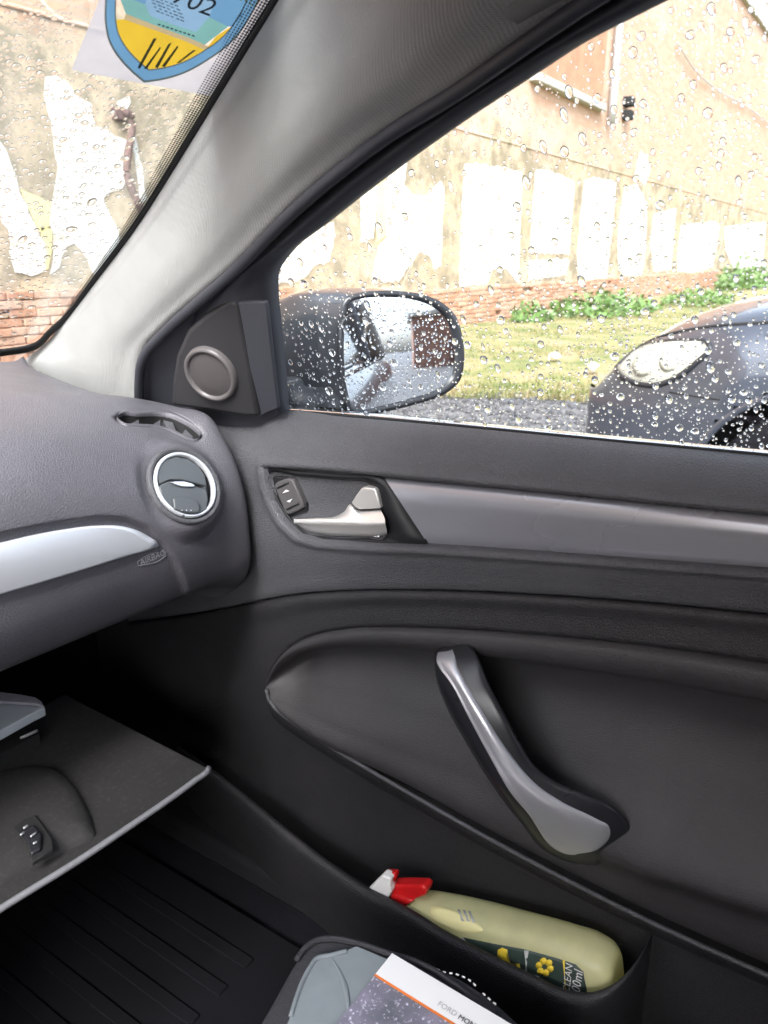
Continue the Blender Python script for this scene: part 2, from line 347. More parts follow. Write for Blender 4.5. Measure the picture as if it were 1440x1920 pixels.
def wallmat():
    m, t, b = newmat('old_plaster_wall'); tc = N(t, 'ShaderNodeTexCoord'); sp = N(t, 'ShaderNodeSeparateXYZ'); t.links.new(tc.outputs['Object'], sp.inputs[0])
    cb = N(t, 'ShaderNodeCombineXYZ'); t.links.new(sp.outputs['X'], cb.inputs['X']); t.links.new(sp.outputs['Z'], cb.inputs['Y'])
    def noise(s, d=6, r=.6):
        n = N(t, 'ShaderNodeTexNoise', Scale=s, Detail=float(d), Roughness=r); t.links.new(tc.outputs['Object'], n.inputs['Vector']); return n.outputs[0]
    plaster = ramp(t, noise(1.3), [(.30, (.40, .32, .215)), (.45, (.55, .43, .30)), (.62, (.60, .49, .365)), (.75, (.50, .43, .315))])
    fine = ramp(t, noise(14, 8, .7), [(.35, (.62,)*3), (.6, (1,)*3)])
    mm = N(t, 'ShaderNodeMix', data_type='RGBA', blend_type='MULTIPLY'); mm.inputs[0].default_value = .7; t.links.new(plaster, mm.inputs[6]); t.links.new(fine, mm.inputs[7])
    stain = ramp(t, noise(2.6, 9, .72), [(.44, (0,)*3), (.58, (1,)*3)])
    ms = N(t, 'ShaderNodeMix', data_type='RGBA'); t.links.new(stain, ms.inputs[0]); t.links.new(mm.outputs[2], ms.inputs[6]); ms.inputs[7].default_value = (.26, .215, .15, 1)
    br = N(t, 'ShaderNodeTexBrick', Scale=1.0); br.inputs['Brick Width'].default_value = .26; br.inputs['Row Height'].default_value = .078; br.inputs['Mortar Size'].default_value = .007
    br.inputs['Color1'].default_value = (.50, .29, .20, 1); br.inputs['Color2'].default_value = (.56, .38, .28, 1); br.inputs['Mortar'].default_value = (.38, .32, .26, 1); br.inputs['Bias'].default_value = -.2
    t.links.new(cb.outputs[0], br.inputs['Vector'])
    pk = ramp(t, noise(.9, 7), [(.35, (.52, .37, .29)), (.65, (.60, .47, .39))])
    mp = N(t, 'ShaderNodeMix', data_type='RGBA'); t.links.new(br.outputs['Color'], mp.inputs[6]); t.links.new(pk, mp.inputs[7])
    pm = ramp(t, noise(.55, 6), [(.50, (.0,)*3), (.66, (.75,)*3)]); t.links.new(pm, mp.inputs[0])
    # height mask: bare brick and pink render high up, yellow plaster below, ragged edge between
    ad = N(t, 'ShaderNodeMath', operation='MULTIPLY_ADD'); ad.inputs[1].default_value = 2.2; t.links.new(noise(.8, 7, .65), ad.inputs[0]); t.links.new(sp.outputs['Z'], ad.inputs[2])
    hm = N(t, 'ShaderNodeMapRange'); hm.inputs['From Min'].default_value = 4.05; hm.inputs['From Max'].default_value = 4.35; t.links.new(ad.outputs[0], hm.inputs['Value'])
    fx = N(t, 'ShaderNodeMix', data_type='RGBA'); t.links.new(hm.outputs[0], fx.inputs[0]); t.links.new(ms.outputs[2], fx.inputs[6]); t.links.new(mp.outputs[2], fx.inputs[7])
    t.links.new(fx.outputs[2], b.inputs['Base Color']); b.inputs['Roughness'].default_value = .9; b.inputs['Specular IOR Level'].default_value = .2
    bp = N(t, 'ShaderNodeBump', Strength=.5, Distance=.02); t.links.new(noise(9, 8, .7), bp.inputs['Height']); t.links.new(bp.outputs[0], b.inputs['Normal'])
    return m
M['wall'] = wallmat()
def brickmat(base):
    m, t, b = newmat('old_brick'); oi = N(t, 'ShaderNodeObjectInfo'); tc = N(t, 'ShaderNodeTexCoord'); geo = N(t, 'ShaderNodeNewGeometry')
    ad = N(t, 'ShaderNodeMath', operation='ADD'); t.links.new(oi.outputs['Random'], ad.inputs[0]); t.links.new(geo.outputs['Random Per Island'], ad.inputs[1])
    fr = N(t, 'ShaderNodeMath', operation='FRACT'); t.links.new(ad.outputs[0], fr.inputs[0])
    c = ramp(t, fr.outputs[0], [(0, (.47, .24, .15)), (.35, (.56, .31, .20)), (.7, (.60, .39, .28)), (1, (.49, .29, .20))])
    n = N(t, 'ShaderNodeTexNoise', Scale=18.0, Detail=7.0, Roughness=.7); t.links.new(geo.outputs['Position'], n.inputs['Vector'])
    d = ramp(t, n.outputs[0], [(.35, (.55,)*3), (.6, (1,)*3)]); mx = N(t, 'ShaderNodeMix', data_type='RGBA', blend_type='MULTIPLY'); mx.inputs[0].default_value = .8
    t.links.new(c, mx.inputs[6]); t.links.new(d, mx.inputs[7]); t.links.new(mx.outputs[2], b.inputs['Base Color']); b.inputs['Roughness'].default_value = .85
    bp = N(t, 'ShaderNodeBump', Strength=.6, Distance=.01); t.links.new(n.outputs[0], bp.inputs['Height']); t.links.new(bp.outputs[0], b.inputs['Normal']); return m
M['brick'] = brickmat(0)
M['mortar'] = mat('mortar', (.46, .40, .32), .95, var=.25, vscale=8)
m, t, b = newmat('white_wall_paint'); tc = N(t, 'ShaderNodeTexCoord'); ns = N(t, 'ShaderNodeTexNoise', Scale=5.0, Detail=10.0, Roughness=.72); t.links.new(tc.outputs['Object'], ns.inputs['Vector'])
c = ramp(t, ns.outputs[0], [(.36, (.40, .32, .23)), (.42, (.60, .55, .46)), (.48, (.76, .74, .70)), (.58, (.78, .77, .74)), (.68, (.58, .53, .45))]); t.links.new(c, b.inputs['Base Color']); b.inputs['Roughness'].default_value = .85
M['whitewash'] = m
M['yellowwash'] = mat('yellow_wall_paint', (.80, .68, .30), .8, var=.10, vscale=5)
def groundmat():
    m, t, b = newmat('ground_soil'); tc = N(t, 'ShaderNodeTexCoord')
    n = N(t, 'ShaderNodeTexNoise', Scale=22.0, Detail=9.0, Roughness=.75); t.links.new(tc.outputs['Object'], n.inputs['Vector'])
    c = ramp(t, n.outputs[0], [(.32, (.035, .035, .04)), (.5, (.14, .14, .145)), (.68, (.30, .30, .31))]); t.links.new(c, b.inputs['Base Color']); b.inputs['Roughness'].default_value = .6
    bp = N(t, 'ShaderNodeBump', Strength=.9, Distance=.04); t.links.new(n.outputs[0], bp.inputs['Height']); t.links.new(bp.outputs[0], b.inputs['Normal']); return m
M['ground'] = groundmat()
def grassmat():
    m, t, b = newmat('grass'); geo = N(t, 'ShaderNodeNewGeometry'); n = N(t, 'ShaderNodeTexNoise', Scale=1.9, Detail=6.0, Roughness=.65); t.links.new(geo.outputs['Position'], n.inputs['Vector'])
    ad = N(t, 'ShaderNodeMath', operation='MULTIPLY_ADD'); ad.inputs[1].default_value = .3; t.links.new(geo.outputs['Random Per Island'], ad.inputs[0]); t.links.new(n.outputs[0], ad.inputs[2])
    c = ramp(t, ad.outputs[0], [(.45, (.09, .13, .035)), (.62, (.18, .185, .065)), (.80, (.30, .24, .125))]); t.links.new(c, b.inputs['Base Color']); b.inputs['Roughness'].default_value = .6
    tl = N(t, 'ShaderNodeBsdfTranslucent'); t.links.new(c, tl.inputs[0]); mx = N(t, 'ShaderNodeMixShader'); mx.inputs[0].default_value = .3; t.links.new(b.outputs[0], mx.inputs[1]); t.links.new(tl.outputs[0], mx.inputs[2]); t.links.new(mx.outputs[0], t.nodes['Material Output'].inputs[0]); return m
M['grass'] = grassmat()
m, t, b = newmat('turf_soil'); tc = N(t, 'ShaderNodeTexCoord'); ns = N(t, 'ShaderNodeTexNoise', Scale=1.9, Detail=8.0, Roughness=.68); t.links.new(tc.outputs['Object'], ns.inputs['Vector'])
c = ramp(t, ns.outputs[0], [(.34, (.08, .11, .03)), (.44, (.15, .16, .055)), (.54, (.22, .19, .09)), (.64, (.28, .22, .14))]); t.links.new(c, b.inputs['Base Color']); b.inputs['Roughness'].default_value = .9
bp = N(t, 'ShaderNodeBump', Strength=.8, Distance=.05); t.links.new(ns.outputs[0], bp.inputs['Height']); t.links.new(bp.outputs[0], b.inputs['Normal'])
M['turf'] = m
M['leaf'] = mat('weed_leaf', (.10, .175, .05), .5, var=.5, vscale=6)
M['lens'] = trans('headlight_lens', (.50, .49, .42), .08, .25)
M['grille'] = mat('speaker_cloth', (.075, .066, .068), .9, grain=('weave', 900), gstr=.6, gdist=.0005)

# ================================================================== SETTING
g = mk('ground', [(-120, -120, 0), (120, -120, 0), (120, 140, 0), (-120, 140, 0)], [(0, 1, 2, 3)], M['ground'], None, False); tag(g, kind='structure')
WY = 6.4
# grass verge: a thin sheet with an uneven front edge, rising a little to the wall
ys = np.linspace(-14, WY, 70); gv = []
fr = 6.15 + .22*np.sin(ys*1.1+.5) + .14*np.sin(ys*2.9+1)
for j, tt in enumerate(np.concatenate([np.linspace(0, .2, 14), np.linspace(.24, 1, 16)])):
    for i, y in enumerate(ys):
        x = fr[i]*(1-tt)+64*tt; gv.append((x, y, .004+.045*sm(tt, 0, .02)+.02*math.sin(x*1.7+y*2.1)*sm(tt, .01, .03)))
gr = mk('grass_verge', gv, gridfaces(30, len(ys)), M['turf']); tag(gr, kind='structure')
vb = []; fb = []
def blade(x, y, z, h, wd, th, le):
    b0 = len(vb); c, s = math.cos(th)*wd, math.sin(th)*wd; l1, l2 = le*math.cos(th+1.2), le*math.sin(th+1.2)
    vb.extend([(x-c, y-s, z), (x+c, y+s, z), (x+c*.7+l1*.35, y+s*.7+l2*.35, z+h*.6), (x-c*.7+l1*.35, y-s*.7+l2*.35, z+h*.6), (x+l1, y+l2, z+h)])
    fb.extend([(b0, b0+1, b0+2, b0+3), (b0+3, b0+2, b0+4)])
for i in range(30000):
    y = -1.0+(WY+.95)*random.random(); f0 = np.interp(y, ys, fr); x = f0-.15+16*random.random()**1.5
    if math.sin(x*1.3)*math.sin(y*1.9+x*.4) < -.55 and random.random() < .7: continue
    blade(x, y, .02, random.uniform(.02, .08), random.uniform(.004, .009), random.uniform(0, 6.3), random.uniform(.01, .06))
go = mk('grass', vb, fb, M['grass'], None, False); tag(go, 'short yellow-green grass growing between gravel and old wall', 'grass', kind='stuff')
# gravel stones
vg = []; fg = []
ico = [(0, 0, 1), (.89, 0, .45), (.28, .85, .45), (-.72, .53, .45), (-.72, -.53, .45), (.28, -.85, .45), (.6, .5, -.2), (-.3, .8, -.2), (-.9, 0, -.2), (-.3, -.8, -.2), (.6, -.5, -.2)]
icf = [(0, 1, 2), (0, 2, 3), (0, 3, 4), (0, 4, 5), (0, 5, 1), (1, 6, 2), (2, 7, 3), (3, 8, 4), (4, 9, 5), (5, 10, 1), (2, 6, 7), (3, 7, 8), (4, 8, 9), (5, 9, 10), (1, 10, 6)]
for i in range(7000):
    x = 1.6+4.9*random.random(); y = random.uniform(-1.0, 4.6); r = random.uniform(.012, .042)
    b0 = len(vg); a = random.uniform(0, 6.3); ca, sa = math.cos(a), math.sin(a); sx, sy, sz = r*random.uniform(.7, 1.4), r*random.uniform(.7, 1.2), r*random.uniform(.5, .9)
    for p in ico:
        q = (p[0]*sx*random.uniform(.85, 1.15), p[1]*sy*random.uniform(.85, 1.15)); vg.append((x+q[0]*ca-q[1]*sa, y+q[0]*sa+q[1]*ca, p[2]*sz+.004))
    fg.extend([tuple(b0+k for k in f) for f in icf])
gv_ = mk('gravel', vg, fg, M['stone'], None, False); tag(gv_, 'loose wet grey gravel covering the parking strip', 'gravel', kind='stuff')

# ---- old wall
wall = empty('painted_wall', (20, WY, 0)); tag(wall, 'tall old plaster and brick wall with white painted blocks beyond the windows', 'wall')
wv = []; wx = np.linspace(-30, 90, 241); wz = np.linspace(.66, 9.15, 35)
TOP = lambda x: 9.15
nzf = lambda x, z: .003*math.sin(x*3.1+z*2.2)+.002*math.sin(x*7.7-z*5.1)
for z in wz:
    for x in wx: wv.append((x, WY+nzf(x, z), z))
mk('plaster_face', wv, gridfaces(len(wz), len(wx)), M['wall'], wall)
mk('wall_back', [(-30, WY+.05, 0), (90, WY+.05, 0), (90, WY+.6, 0), (-30, WY+.6, 0), (-30, WY+.05, 9.15), (90, WY+.05, 9.15), (90, WY+.6, 9.15), (-30, WY+.6, 9.15)],
   [(0, 1, 5, 4), (1, 2, 6, 5), (2, 3, 7, 6), (3, 0, 4, 7), (4, 5, 6, 7)], M['mortar'], wall, False)
box('coping', (-30, WY-.12, 9.15), (90, WY+.7, 9.27), M['conc'], wall, .02)
box('string_course', (-30, WY-.016, 3.04), (90, WY+.03, 3.085), M['wall'], wall, .02)
# brick plinth: real bricks; the nearest ones single, the rest joined
bmesh_ = bpy.data.meshes.new('brick'); bw, bd, bh = .245, .12, .066
e = .006
bvv = [(-bw/2, 0, 0), (bw/2, 0, 0), (bw/2, bd, 0), (-bw/2, bd, 0), (-bw/2, 0, bh), (bw/2, 0, bh), (bw/2, bd, bh), (-bw/2, bd, bh)]
fvv = [(-bw/2+e, -e, e), (bw/2-e, -e, e), (bw/2-e, -e, bh-e), (-bw/2+e, -e, bh-e)]
bfs = [(8, 9, 10, 11), (0, 1, 9, 8), (1, 5, 10, 9), (5, 4, 11, 10), (4, 0, 8, 11), (4, 5, 6, 7), (0, 3, 2, 1), (1, 2, 6, 5), (0, 4, 7, 3)]
bmesh_.from_pydata(bvv+fvv, [], bfs); bmesh_.materials.append(M['brick'])
cand = []
for r in range(12):
    for k in range(-10, 125):
        x = 1.5+k*.258+(.129 if r % 2 else 0)+random.uniform(-.006, .006); z = .0+r*.0745+random.uniform(-.003, .003)
        if random.random() < .03 or z > max(.60, .86-.032*(x-4.0)): continue
        cand.append((x, WY-.05+random.uniform(-.012, .010), z))
def vis(c):
    p = proj(A(c[0], c[1], c[2]+.03)); return (-40 < p[0] < 150 and p[1] < 680) or (495 < p[0] < 1100 and 500 < p[1] < 640)
vc = sorted([c for c in cand if vis(c)], key=lambda c: c[0]); ind = set(vc[:300])
inv = Matrix.Translation(-wall.location); jv = []; jf = []
for c in cand:
    if c in ind:
        o = bpy.data.objects.new('brick', bmesh_); o.location = c; o.rotation_euler = (0, random.uniform(-.012, .012), random.uniform(-.02, .02)); col.objects.link(o); o.parent = wall; o.matrix_parent_inverse = inv
    else:
        b0 = len(jv); jv.extend([(a+c[0], b_+c[1], z+c[2]) for a, b_, z in bvv+fvv]); jf.extend([tuple(b0+k for k in f) for f in bfs])
tag(mk('brickwork', jv, jf, M['brick'], wall, False), kind='stuff')
# painted white blocks on the plaster
LET = [
 [(-60, 225), (-20, 240), (0, 262), (14, 280), (28, 330), (40, 362), (55, 400), (75, 440), (86, 480), (84, 512), (25, 515), (20, 470), (12, 430), (0, 392), (-60, 380)],
 [(84, 146), (105, 143), (128, 152), (148, 178), (170, 196), (180, 236), (215, 250), (238, 262), (236, 340), (215, 358), (192, 370), (206, 402), (222, 430), (222, 470), (205, 500), (172, 512), (158, 470), (136, 452), (120, 480), (112, 502), (92, 512), (99, 470), (98, 420), (100, 380), (109, 330), (104, 280), (95, 230), (86, 180)],
 [(218, 186), (240, 184), (246, 196), (236, 212), (222, 205)],
 [(252, 240), (262, 280), (268, 330), (273, 372), (262, 378), (255, 330), (249, 290)],
 [(495, 515), (545, 470), (600, 430), (626, 414), (627, 440), (619, 490), (586, 500), (576, 518), (550, 530), (495, 534)],
 [(676, 370), (706, 345), (704, 395), (700, 448), (678, 456)],
 [(722, 340), (762, 300), (760, 335), (755, 345), (772, 362), (800, 370), (826, 338), (833, 348), (830, 400), (826, 500), (813, 506), (808, 482), (790, 472), (770, 490), (752, 525), (722, 530), (700, 516), (704, 490), (712, 460), (728, 440), (724, 400)],
 [(872, 305), (900, 306), (930, 312), (955, 318), (979, 323), (977, 380), (975, 450), (972, 532), (950, 506), (935, 500), (922, 508), (913, 532), (862, 538), (864, 450), (868, 370)],
 [(1005, 321), (1020, 318), (1060, 331), (1078, 341), (1073, 400), (1068, 477), (993, 474), (996, 440), (1000, 370)],
 [(993, 488), (1067, 486), (1062, 515), (1030, 520), (990, 526)],
 [(1096, 340), (1110, 332), (1155, 341), (1151, 400), (1143, 470), (1136, 530), (1115, 541), (1085, 536), (1083, 470), (1090, 390)],
 [(1172, 352), (1195, 346), (1213, 381), (1212, 430), (1205, 515), (1170, 518), (1160, 505), (1158, 450), (1165, 390)],
 [(1190, 332), (1200, 286), (1212, 290), (1219, 320), (1210, 346)],
 [(1226, 402), (1250, 396), (1268, 389), (1263, 440), (1258, 505), (1226, 509), (1220, 450)],
 [(1278, 422), (1340, 415), (1350, 425), (1336, 500), (1300, 512), (1270, 508), (1272, 460)],
 [(1358, 425), (1400, 420), (1436, 416), (1430, 500), (1390, 508), (1376, 505), (1361, 470)],
]
for L in LET:
    p = Yc(L, WY-.009); q = []
    for i in range(len(p)):
        a, b_ = p[i], p[(i+1) % len(p)]; nseg = max(1, int(np.linalg.norm(b_-a)/.07))
        for k in range(nseg): q.append(a+(b_-a)*k/nseg+A(random.uniform(-.022, .022), 0, random.uniform(-.022, .022)))
    plate('painted_block', q, (0, .003, 0), M['whitewash'], wall)
for L in [[(76, 425), (97, 430), (97, 470), (90, 505), (84, 505)], [(704, 350), (722, 338), (724, 400), (727, 440), (706, 455)], [(38, 355), (98, 380), (98, 420), (74, 436), (58, 400)]]:
    plate('yellow_stroke', Yc(L, WY-.0075), (0, .001, 0), M['yellowwash'], wall)
# bricked-up niche with sill, drain pipe, bent iron rod, cable, wall bracket
nl = Yc([(975, 60), (1118, 60)], WY)
box('niche_brickwork', (14.0, WY-.03, 4.28), (18.15, WY+.03, 7.2), mat('niche_brick', (.42, .21, .13), .9, var=.15, vscale=3, grain=('noise', 14), gstr=.6, gdist=.02), wall, .01)
box('niche_sill', (14.3, WY-.16, 4.14), (18.1, WY+.02, 4.28), M['conc'], wall, .015)
tube('drain_pipe', [A(18.55, WY-.13, 3.95), A(18.55, WY-.13, 6.0), A(18.55, WY-.13, 9.1)], .085, M['pipe'], wall, 12, 12)
lathe('pipe_collar', A(18.55, WY-.13, 3.9), (0, 0, 1), [(.12, 0), (.12, .2), (.09, .22)], M['rust'], wall, 14, True, True)
pr = Yc([(232, 212), (244, 214), (247, 240), (240, 290), (238, 325), (250, 360), (262, 388), (275, 420)], WY-.06)
tube('iron_rod', pr, .035, M['rust'], wall, 8, 40)
box('rod_bracket', tuple(pr[0]-A(.09, 0, .06)), tuple(pr[0]+A(.03, .07, .05)), M['rust'], wall, .01)
tube('cable', Yc([(1270, 80), (1300, 128), (1340, 165), (1400, 200), (1450, 240), (1500, 280)], WY-.08), .022, M['pipe'], wall, 6, 30)
pb = onY(1170, 215, WY)
for dz in (0, .28): box('wall_bracket', tuple(pb+A(-.16, -.2, dz-.12)), tuple(pb+A(.14, .02, dz+.08)), M['matt'], wall, .02)

# ---- weeds by the wall
def weed(cx, cy, rx, ry, h, n, label, sz=.06):
    o = empty('weed_clump', (cx, cy, .03)); tag(o, label, 'weeds', 'leafy weeds along the wall')
    v = []; f = []; sv_ = []; sf = []
    for i in range(n):
        a = random.uniform(0, 6.3); q = math.sqrt(random.random()); x = cx+rx*q*math.cos(a); y = cy+ry*q*math.sin(a); z = .04+h*(1-.6*q*q)*random.random()**.7*(.55+.75*abs(math.sin(x*2.9+1)*math.sin(x*1.1+y*2)))
        s = random.uniform(.6, 1.3)*sz; d = Vector((random.gauss(0, 1), random.gauss(0, 1), random.gauss(0, .6))).normalized(); e_ = d.cross(Vector((random.gauss(0, 1), random.gauss(0, 1), random.gauss(0, 1)))).normalized()
        p = Vector((x, y, z)); b0 = len(v); v.extend([p-d*s, p+e_*s*.45, p+d*s, p-e_*s*.45]); f.append((b0, b0+1, b0+2, b0+3))
        if i % 12 == 0:
            b1 = len(sv_); sv_.extend([(x-.006, y, .03), (x+.006, y, .03), (x, y+.006, z)]); sf.append((b1, b1+1, b1+2))
    mk('leaves', v, f, M['leaf'], o, False); tag(mk('stems', sv_, sf, M['leaf'], o, False), kind='stuff')
weed(13.4, 5.7, .55, .35, .38, 200, 'small leafy green weed at the foot of the brick plinth', .08)
weed(16.4, 5.3, 1.9, 1.0, .45, 750, 'broad bright green weed patch behind the parked car bonnet', .09)
weed(20.5, 4.4, 1.6, .8, .45, 800, 'low green weeds growing far along the wall base')
weed(32.0, 5.3, 3.5, .8, 1.0, 1200, 'far green shrubs at the distant end of the wall', .10)
def litter(px, py, s, label):
    p = onZ(px, py, .10); v = []; n = 10
    for i in range(n):
        a = 2*math.pi*i/n; v.append(p+A(s*math.cos(a)*random.uniform(.7, 1.1), .45*s*math.sin(a), random.uniform(-.03, .05)))
    v.append(p+A(0, 0, .07)); f = [(i, (i+1) % n, n) for i in range(n)]
    o = mk('crumpled_paper', v, f, M['paper'], None, False); tag(o, label, 'litter', 'scraps of paper on the grass')
litter(1040, 672, .13, 'thin scrap of white paper on the grass beside the mirror'); litter(1112, 692, .11, 'white paper scrap on the grass beside the headlight')

# ---- red brick shed behind (seen in the door mirror)
sh_ = empty('brick_shed', (6.5, -16, 0)); tag(sh_, 'dark red brick shed behind the cars, reflected in the door mirror', 'shed')
box('wall', (1.6, -19, 0), (12.5, -15.0, 2.7), mat('shed_brick', (.26, .15, .12), .9, var=.25, vscale=4, grain=('noise', 12), gstr=.6, gdist=.02), sh_)
box('roof', (1.3, -19.3, 2.7), (12.8, -14.7, 2.9), M['conc'], sh_, .03)
box('door', (4.0, -15.03, 0), (6.4, -14.94, 2.2), M['rust'], sh_, .01)

# ================================================================== PARKED CAR NEXT TO US
pc = empty('parked_car', (3.9, -1.2, 0)); tag(pc, 'dark blue-grey hatchback parked alongside on the gravel', 'car')
CX = 3.92
def section(y):
    # half outline from sill to centre line: (half width, z)
    f = (1.12-y)                                   # metres behind the nose
    hw = .895*min(1, (.50+.50*sm(f, -.02, .55))) ; hw = .895*(.66+.34*math.sqrt(min(1, max(0, f)/.62)))
    top = .60+.43*(1-math.exp(-max(0, f)/.26))+.04*min(1, f/1.2)
    top = min(top, 1.05); sill = .20+.04*math.exp(-f*6)
    return hw, top, sill
st = [1.12, 1.11, 1.08, 1.03, .97, .90, .82, .74, .66, .58, .50, .42, .34, .26, .18, .10, 0, -.15, -.4, -.8, -1.4, -2.0, -2.5, -2.9, -3.1, -3.2]
secs = []
for y in st:
    hw, top, sill = section(y); f = 1.12-y
    if y < -2.4: hw *= 1-.10*((-2.4-y)/.8)**2
    edge = top-.11*sm(f, 0, .5)-.02
    pts = [(hw*.90, sill), (hw*.985, sill+.10), (hw, .52), (hw*1.0, .60), (hw*.985, edge-.12 if edge-.12 > .64 else .64), (hw*.955, edge-.02), (hw*.88, edge+.05*sm(f, .1, .5)), (hw*.62, top-.015), (hw*.3, top), (0, top+.006)]
    right = [(CX-a, y, z) for a, z in pts]; left = [(CX+a, y, z) for a, z in reversed(pts[:-1])]
    secs.append(resample(np.array(right+left), 61))
secs = np.array(secs); dk = np.linalg.norm(np.diff(secs, axis=0), axis=2).mean(1); kk = np.concatenate([[0], np.cumsum(dk)])
bodyg = herm(secs, kk, np.linspace(0, kk[-1], 150))
bv = bodyg.reshape(-1, 3).copy()
# wheel arches cut as openings: drop faces inside the arch circles on the flanks
arch = [(.22, .335), (-2.45, .335)]; AR = .385
faces = []
for fc in gridfaces(150, 61):
    c = bv[list(fc)].mean(0)
    if abs(c[0]-CX) > .62 and any((c[1]-ay)**2+(c[2]-az)**2 < AR**2 for ay, az in arch): continue
    faces.append(fc)
body = mk('body', bv, faces, M['carpaint'], pc)
nose = mk('nose_panel', np.concatenate([bodyg[0], [[CX, 1.125, .45]]]), [(i, i+1, 61) for i in range(60)], M['carpaint'], pc)
pbv = bvh_of(body)
decal('headlight', [(1156, 690), (1166, 705), (1198, 719), (1226, 722), (1265, 710), (1300, 685), (1331, 652), (1326, 643), (1290, 639), (1240, 642), (1200, 652), (1174, 668)], pbv, M['lens'], pc, .006, .01, 8, 72, .01)
# greenhouse
gh = []
for y, z, hw in [(-.05, 1.02, .78), (-.45, 1.24, .70), (-.85, 1.43, .60), (-1.4, 1.49, .58), (-2.0, 1.47, .57), (-2.6, 1.34, .58), (-3.0, 1.08, .66)]:
    gh.append(resample(np.array([(CX-.80, y, 1.0), (CX-hw-.03, y, (z+1.0)/2+.02), (CX-hw+.03, y, z-.03), (CX-hw*.5, y, z), (CX, y, z+.01), (CX+hw*.5, y, z), (CX+hw-.03, y, z-.03), (CX+hw+.03, y, (z+1.0)/2+.02), (CX+.80, y, 1.0)]), 31))
skin('cabin', gh, 31, 40, M['satinblack'], pc)
skin('roof', [np.array([g_[i] for i in range(9, 22)])+A(0, 0, .012) for g_ in gh[2:6]], 13, 16, M['carpaint'], pc)
for ay in (.22, -2.45):
    for sx in (-1, 1):
        c = A(CX+sx*.80, ay, .32)
        tyre = lathe('wheel', c, (sx, 0, 0), [(.20, .085), (.27, .10), (.315, .085), (.32, .0), (.315, -.09), (.2, -.1)], M['rubber'], pc, 40)
        lathe('rim', c, (sx, 0, 0), [(.205, .085), (.195, .07), (.19, .03), (.06, .045), (.05, .07), (.0, .072)], M['silver'], tyre, 30)
        ar_ = lathe('wheel_arch_liner', A(CX+sx*.70, ay, .335), (sx, 0, 0), [(AR+.015, .17), (AR+.01, -.18), (.05, -.19)], M['matt'], pc, 40)
for ay in (.22, -2.45):
    for sx in (-1, 1):
        th_ = np.linspace(-.15, math.pi+.15, 40); lipp = [A(CX+sx*(.905-.03*max(0, math.cos(q))*(1 if ay > 0 else 0)), ay+AR*math.cos(q), .335+AR*math.sin(q)) for q in th_]
        tube('arch_lip', lipp, .016, M['carpaint'], pc, 8)
box('underbody', (CX-.72, -3.0, .16), (CX+.72, .95, .45), M['matt'], pc)
for q in ([(1190, 690), (1200, 672), (1218, 668), (1228, 680), (1222, 700), (1202, 704)], [(1240, 684), (1250, 664), (1272, 660), (1280, 672), (1268, 692), (1250, 696)]):
    decal('lamp_reflector', q, pbv, M['lens'], pc, .0185, 0, 4, 30, .004)
hlo = [(1156, 690), (1166, 705), (1198, 719), (1226, 722), (1265, 710), (1300, 685), (1331, 652), (1326, 643), (1290, 639), (1240, 642), (1200, 652), (1174, 668), (1156, 690)]
tube('headlight_trim', hits(pbv, hlo), .012, M['satinblack'], pc, 6, 90)
tube('bonnet_seam', hits(pbv, [(1190, 656), (1210, 644), (1250, 628), (1320, 614), (1400, 607), (1470, 603)]), .007, M['matt'], pc, 6, 50)
tube('body_seam', hits(pbv, [(1255, 735), (1300, 742), (1350, 749)]), .0035, M['matt'], pc, 6, 16)

# ================================================================== OUR CAR
car = empty('car', (0, 0, 0)); tag(car, 'dark grey car cabin with door, dashboard and windows, seen from inside', 'car')
# windshield plane
WA = onX(60, 655, .70); WB = onX(545, 0, .56); wdir = A(-1, .40, .0); wdir /= np.linalg.norm(wdir)
wup = WB-WA; wn = np.cross(wup, wdir); wn /= np.linalg.norm(wn)
if wn[1] > 0: wn = -wn                            # towards the cabin
WP = lambda l, lift=0.0: Pc(l, WA+wn*lift, wn)
# door frame / door glass planes (leaning in towards the roof)
dn = A(1, 0, .38); dn /= np.linalg.norm(dn)
FP = lambda l, x=.715: Pc(l, A(x, 0, .99), dn)
GX = .762
# -- pillar trim
C1 = [(20, 715), (50, 672), (78, 650), (120, 603), (180, 525), (250, 432), (350, 275), (450, 112), (520, -2), (575, -95)]
C2 = [(252, 800), (252, 745), (253, 700), (262, 658), (300, 613), (370, 551), (430, 499), (540, 386), (640, 301), (720, 241), (850, 160), (985, 56), (1100, -30)]
c1 = WP(C1, .004); c2 = FP(C2, .705)
mid = [];  r1 = resample(c1, 40); r2 = resample(c2, 40)
cl = lambda k, inw: np.array([r1[i]*(1-k)+r2[i]*k + (CAM-(r1[i]*(1-k)+r2[i]*k))/np.linalg.norm(CAM-(r1[i]*(1-k)+r2[i]*k))*inw for i in range(40)])
skin('pillar_trim', [r1, r1+wn*.002, cl(.15, .011), cl(.36, .019), cl(.58, .022), cl(.76, .017), cl(.90, .007), r2, r2+A(.04, 0, -.005)], 160, 64, M['pillar'], car)
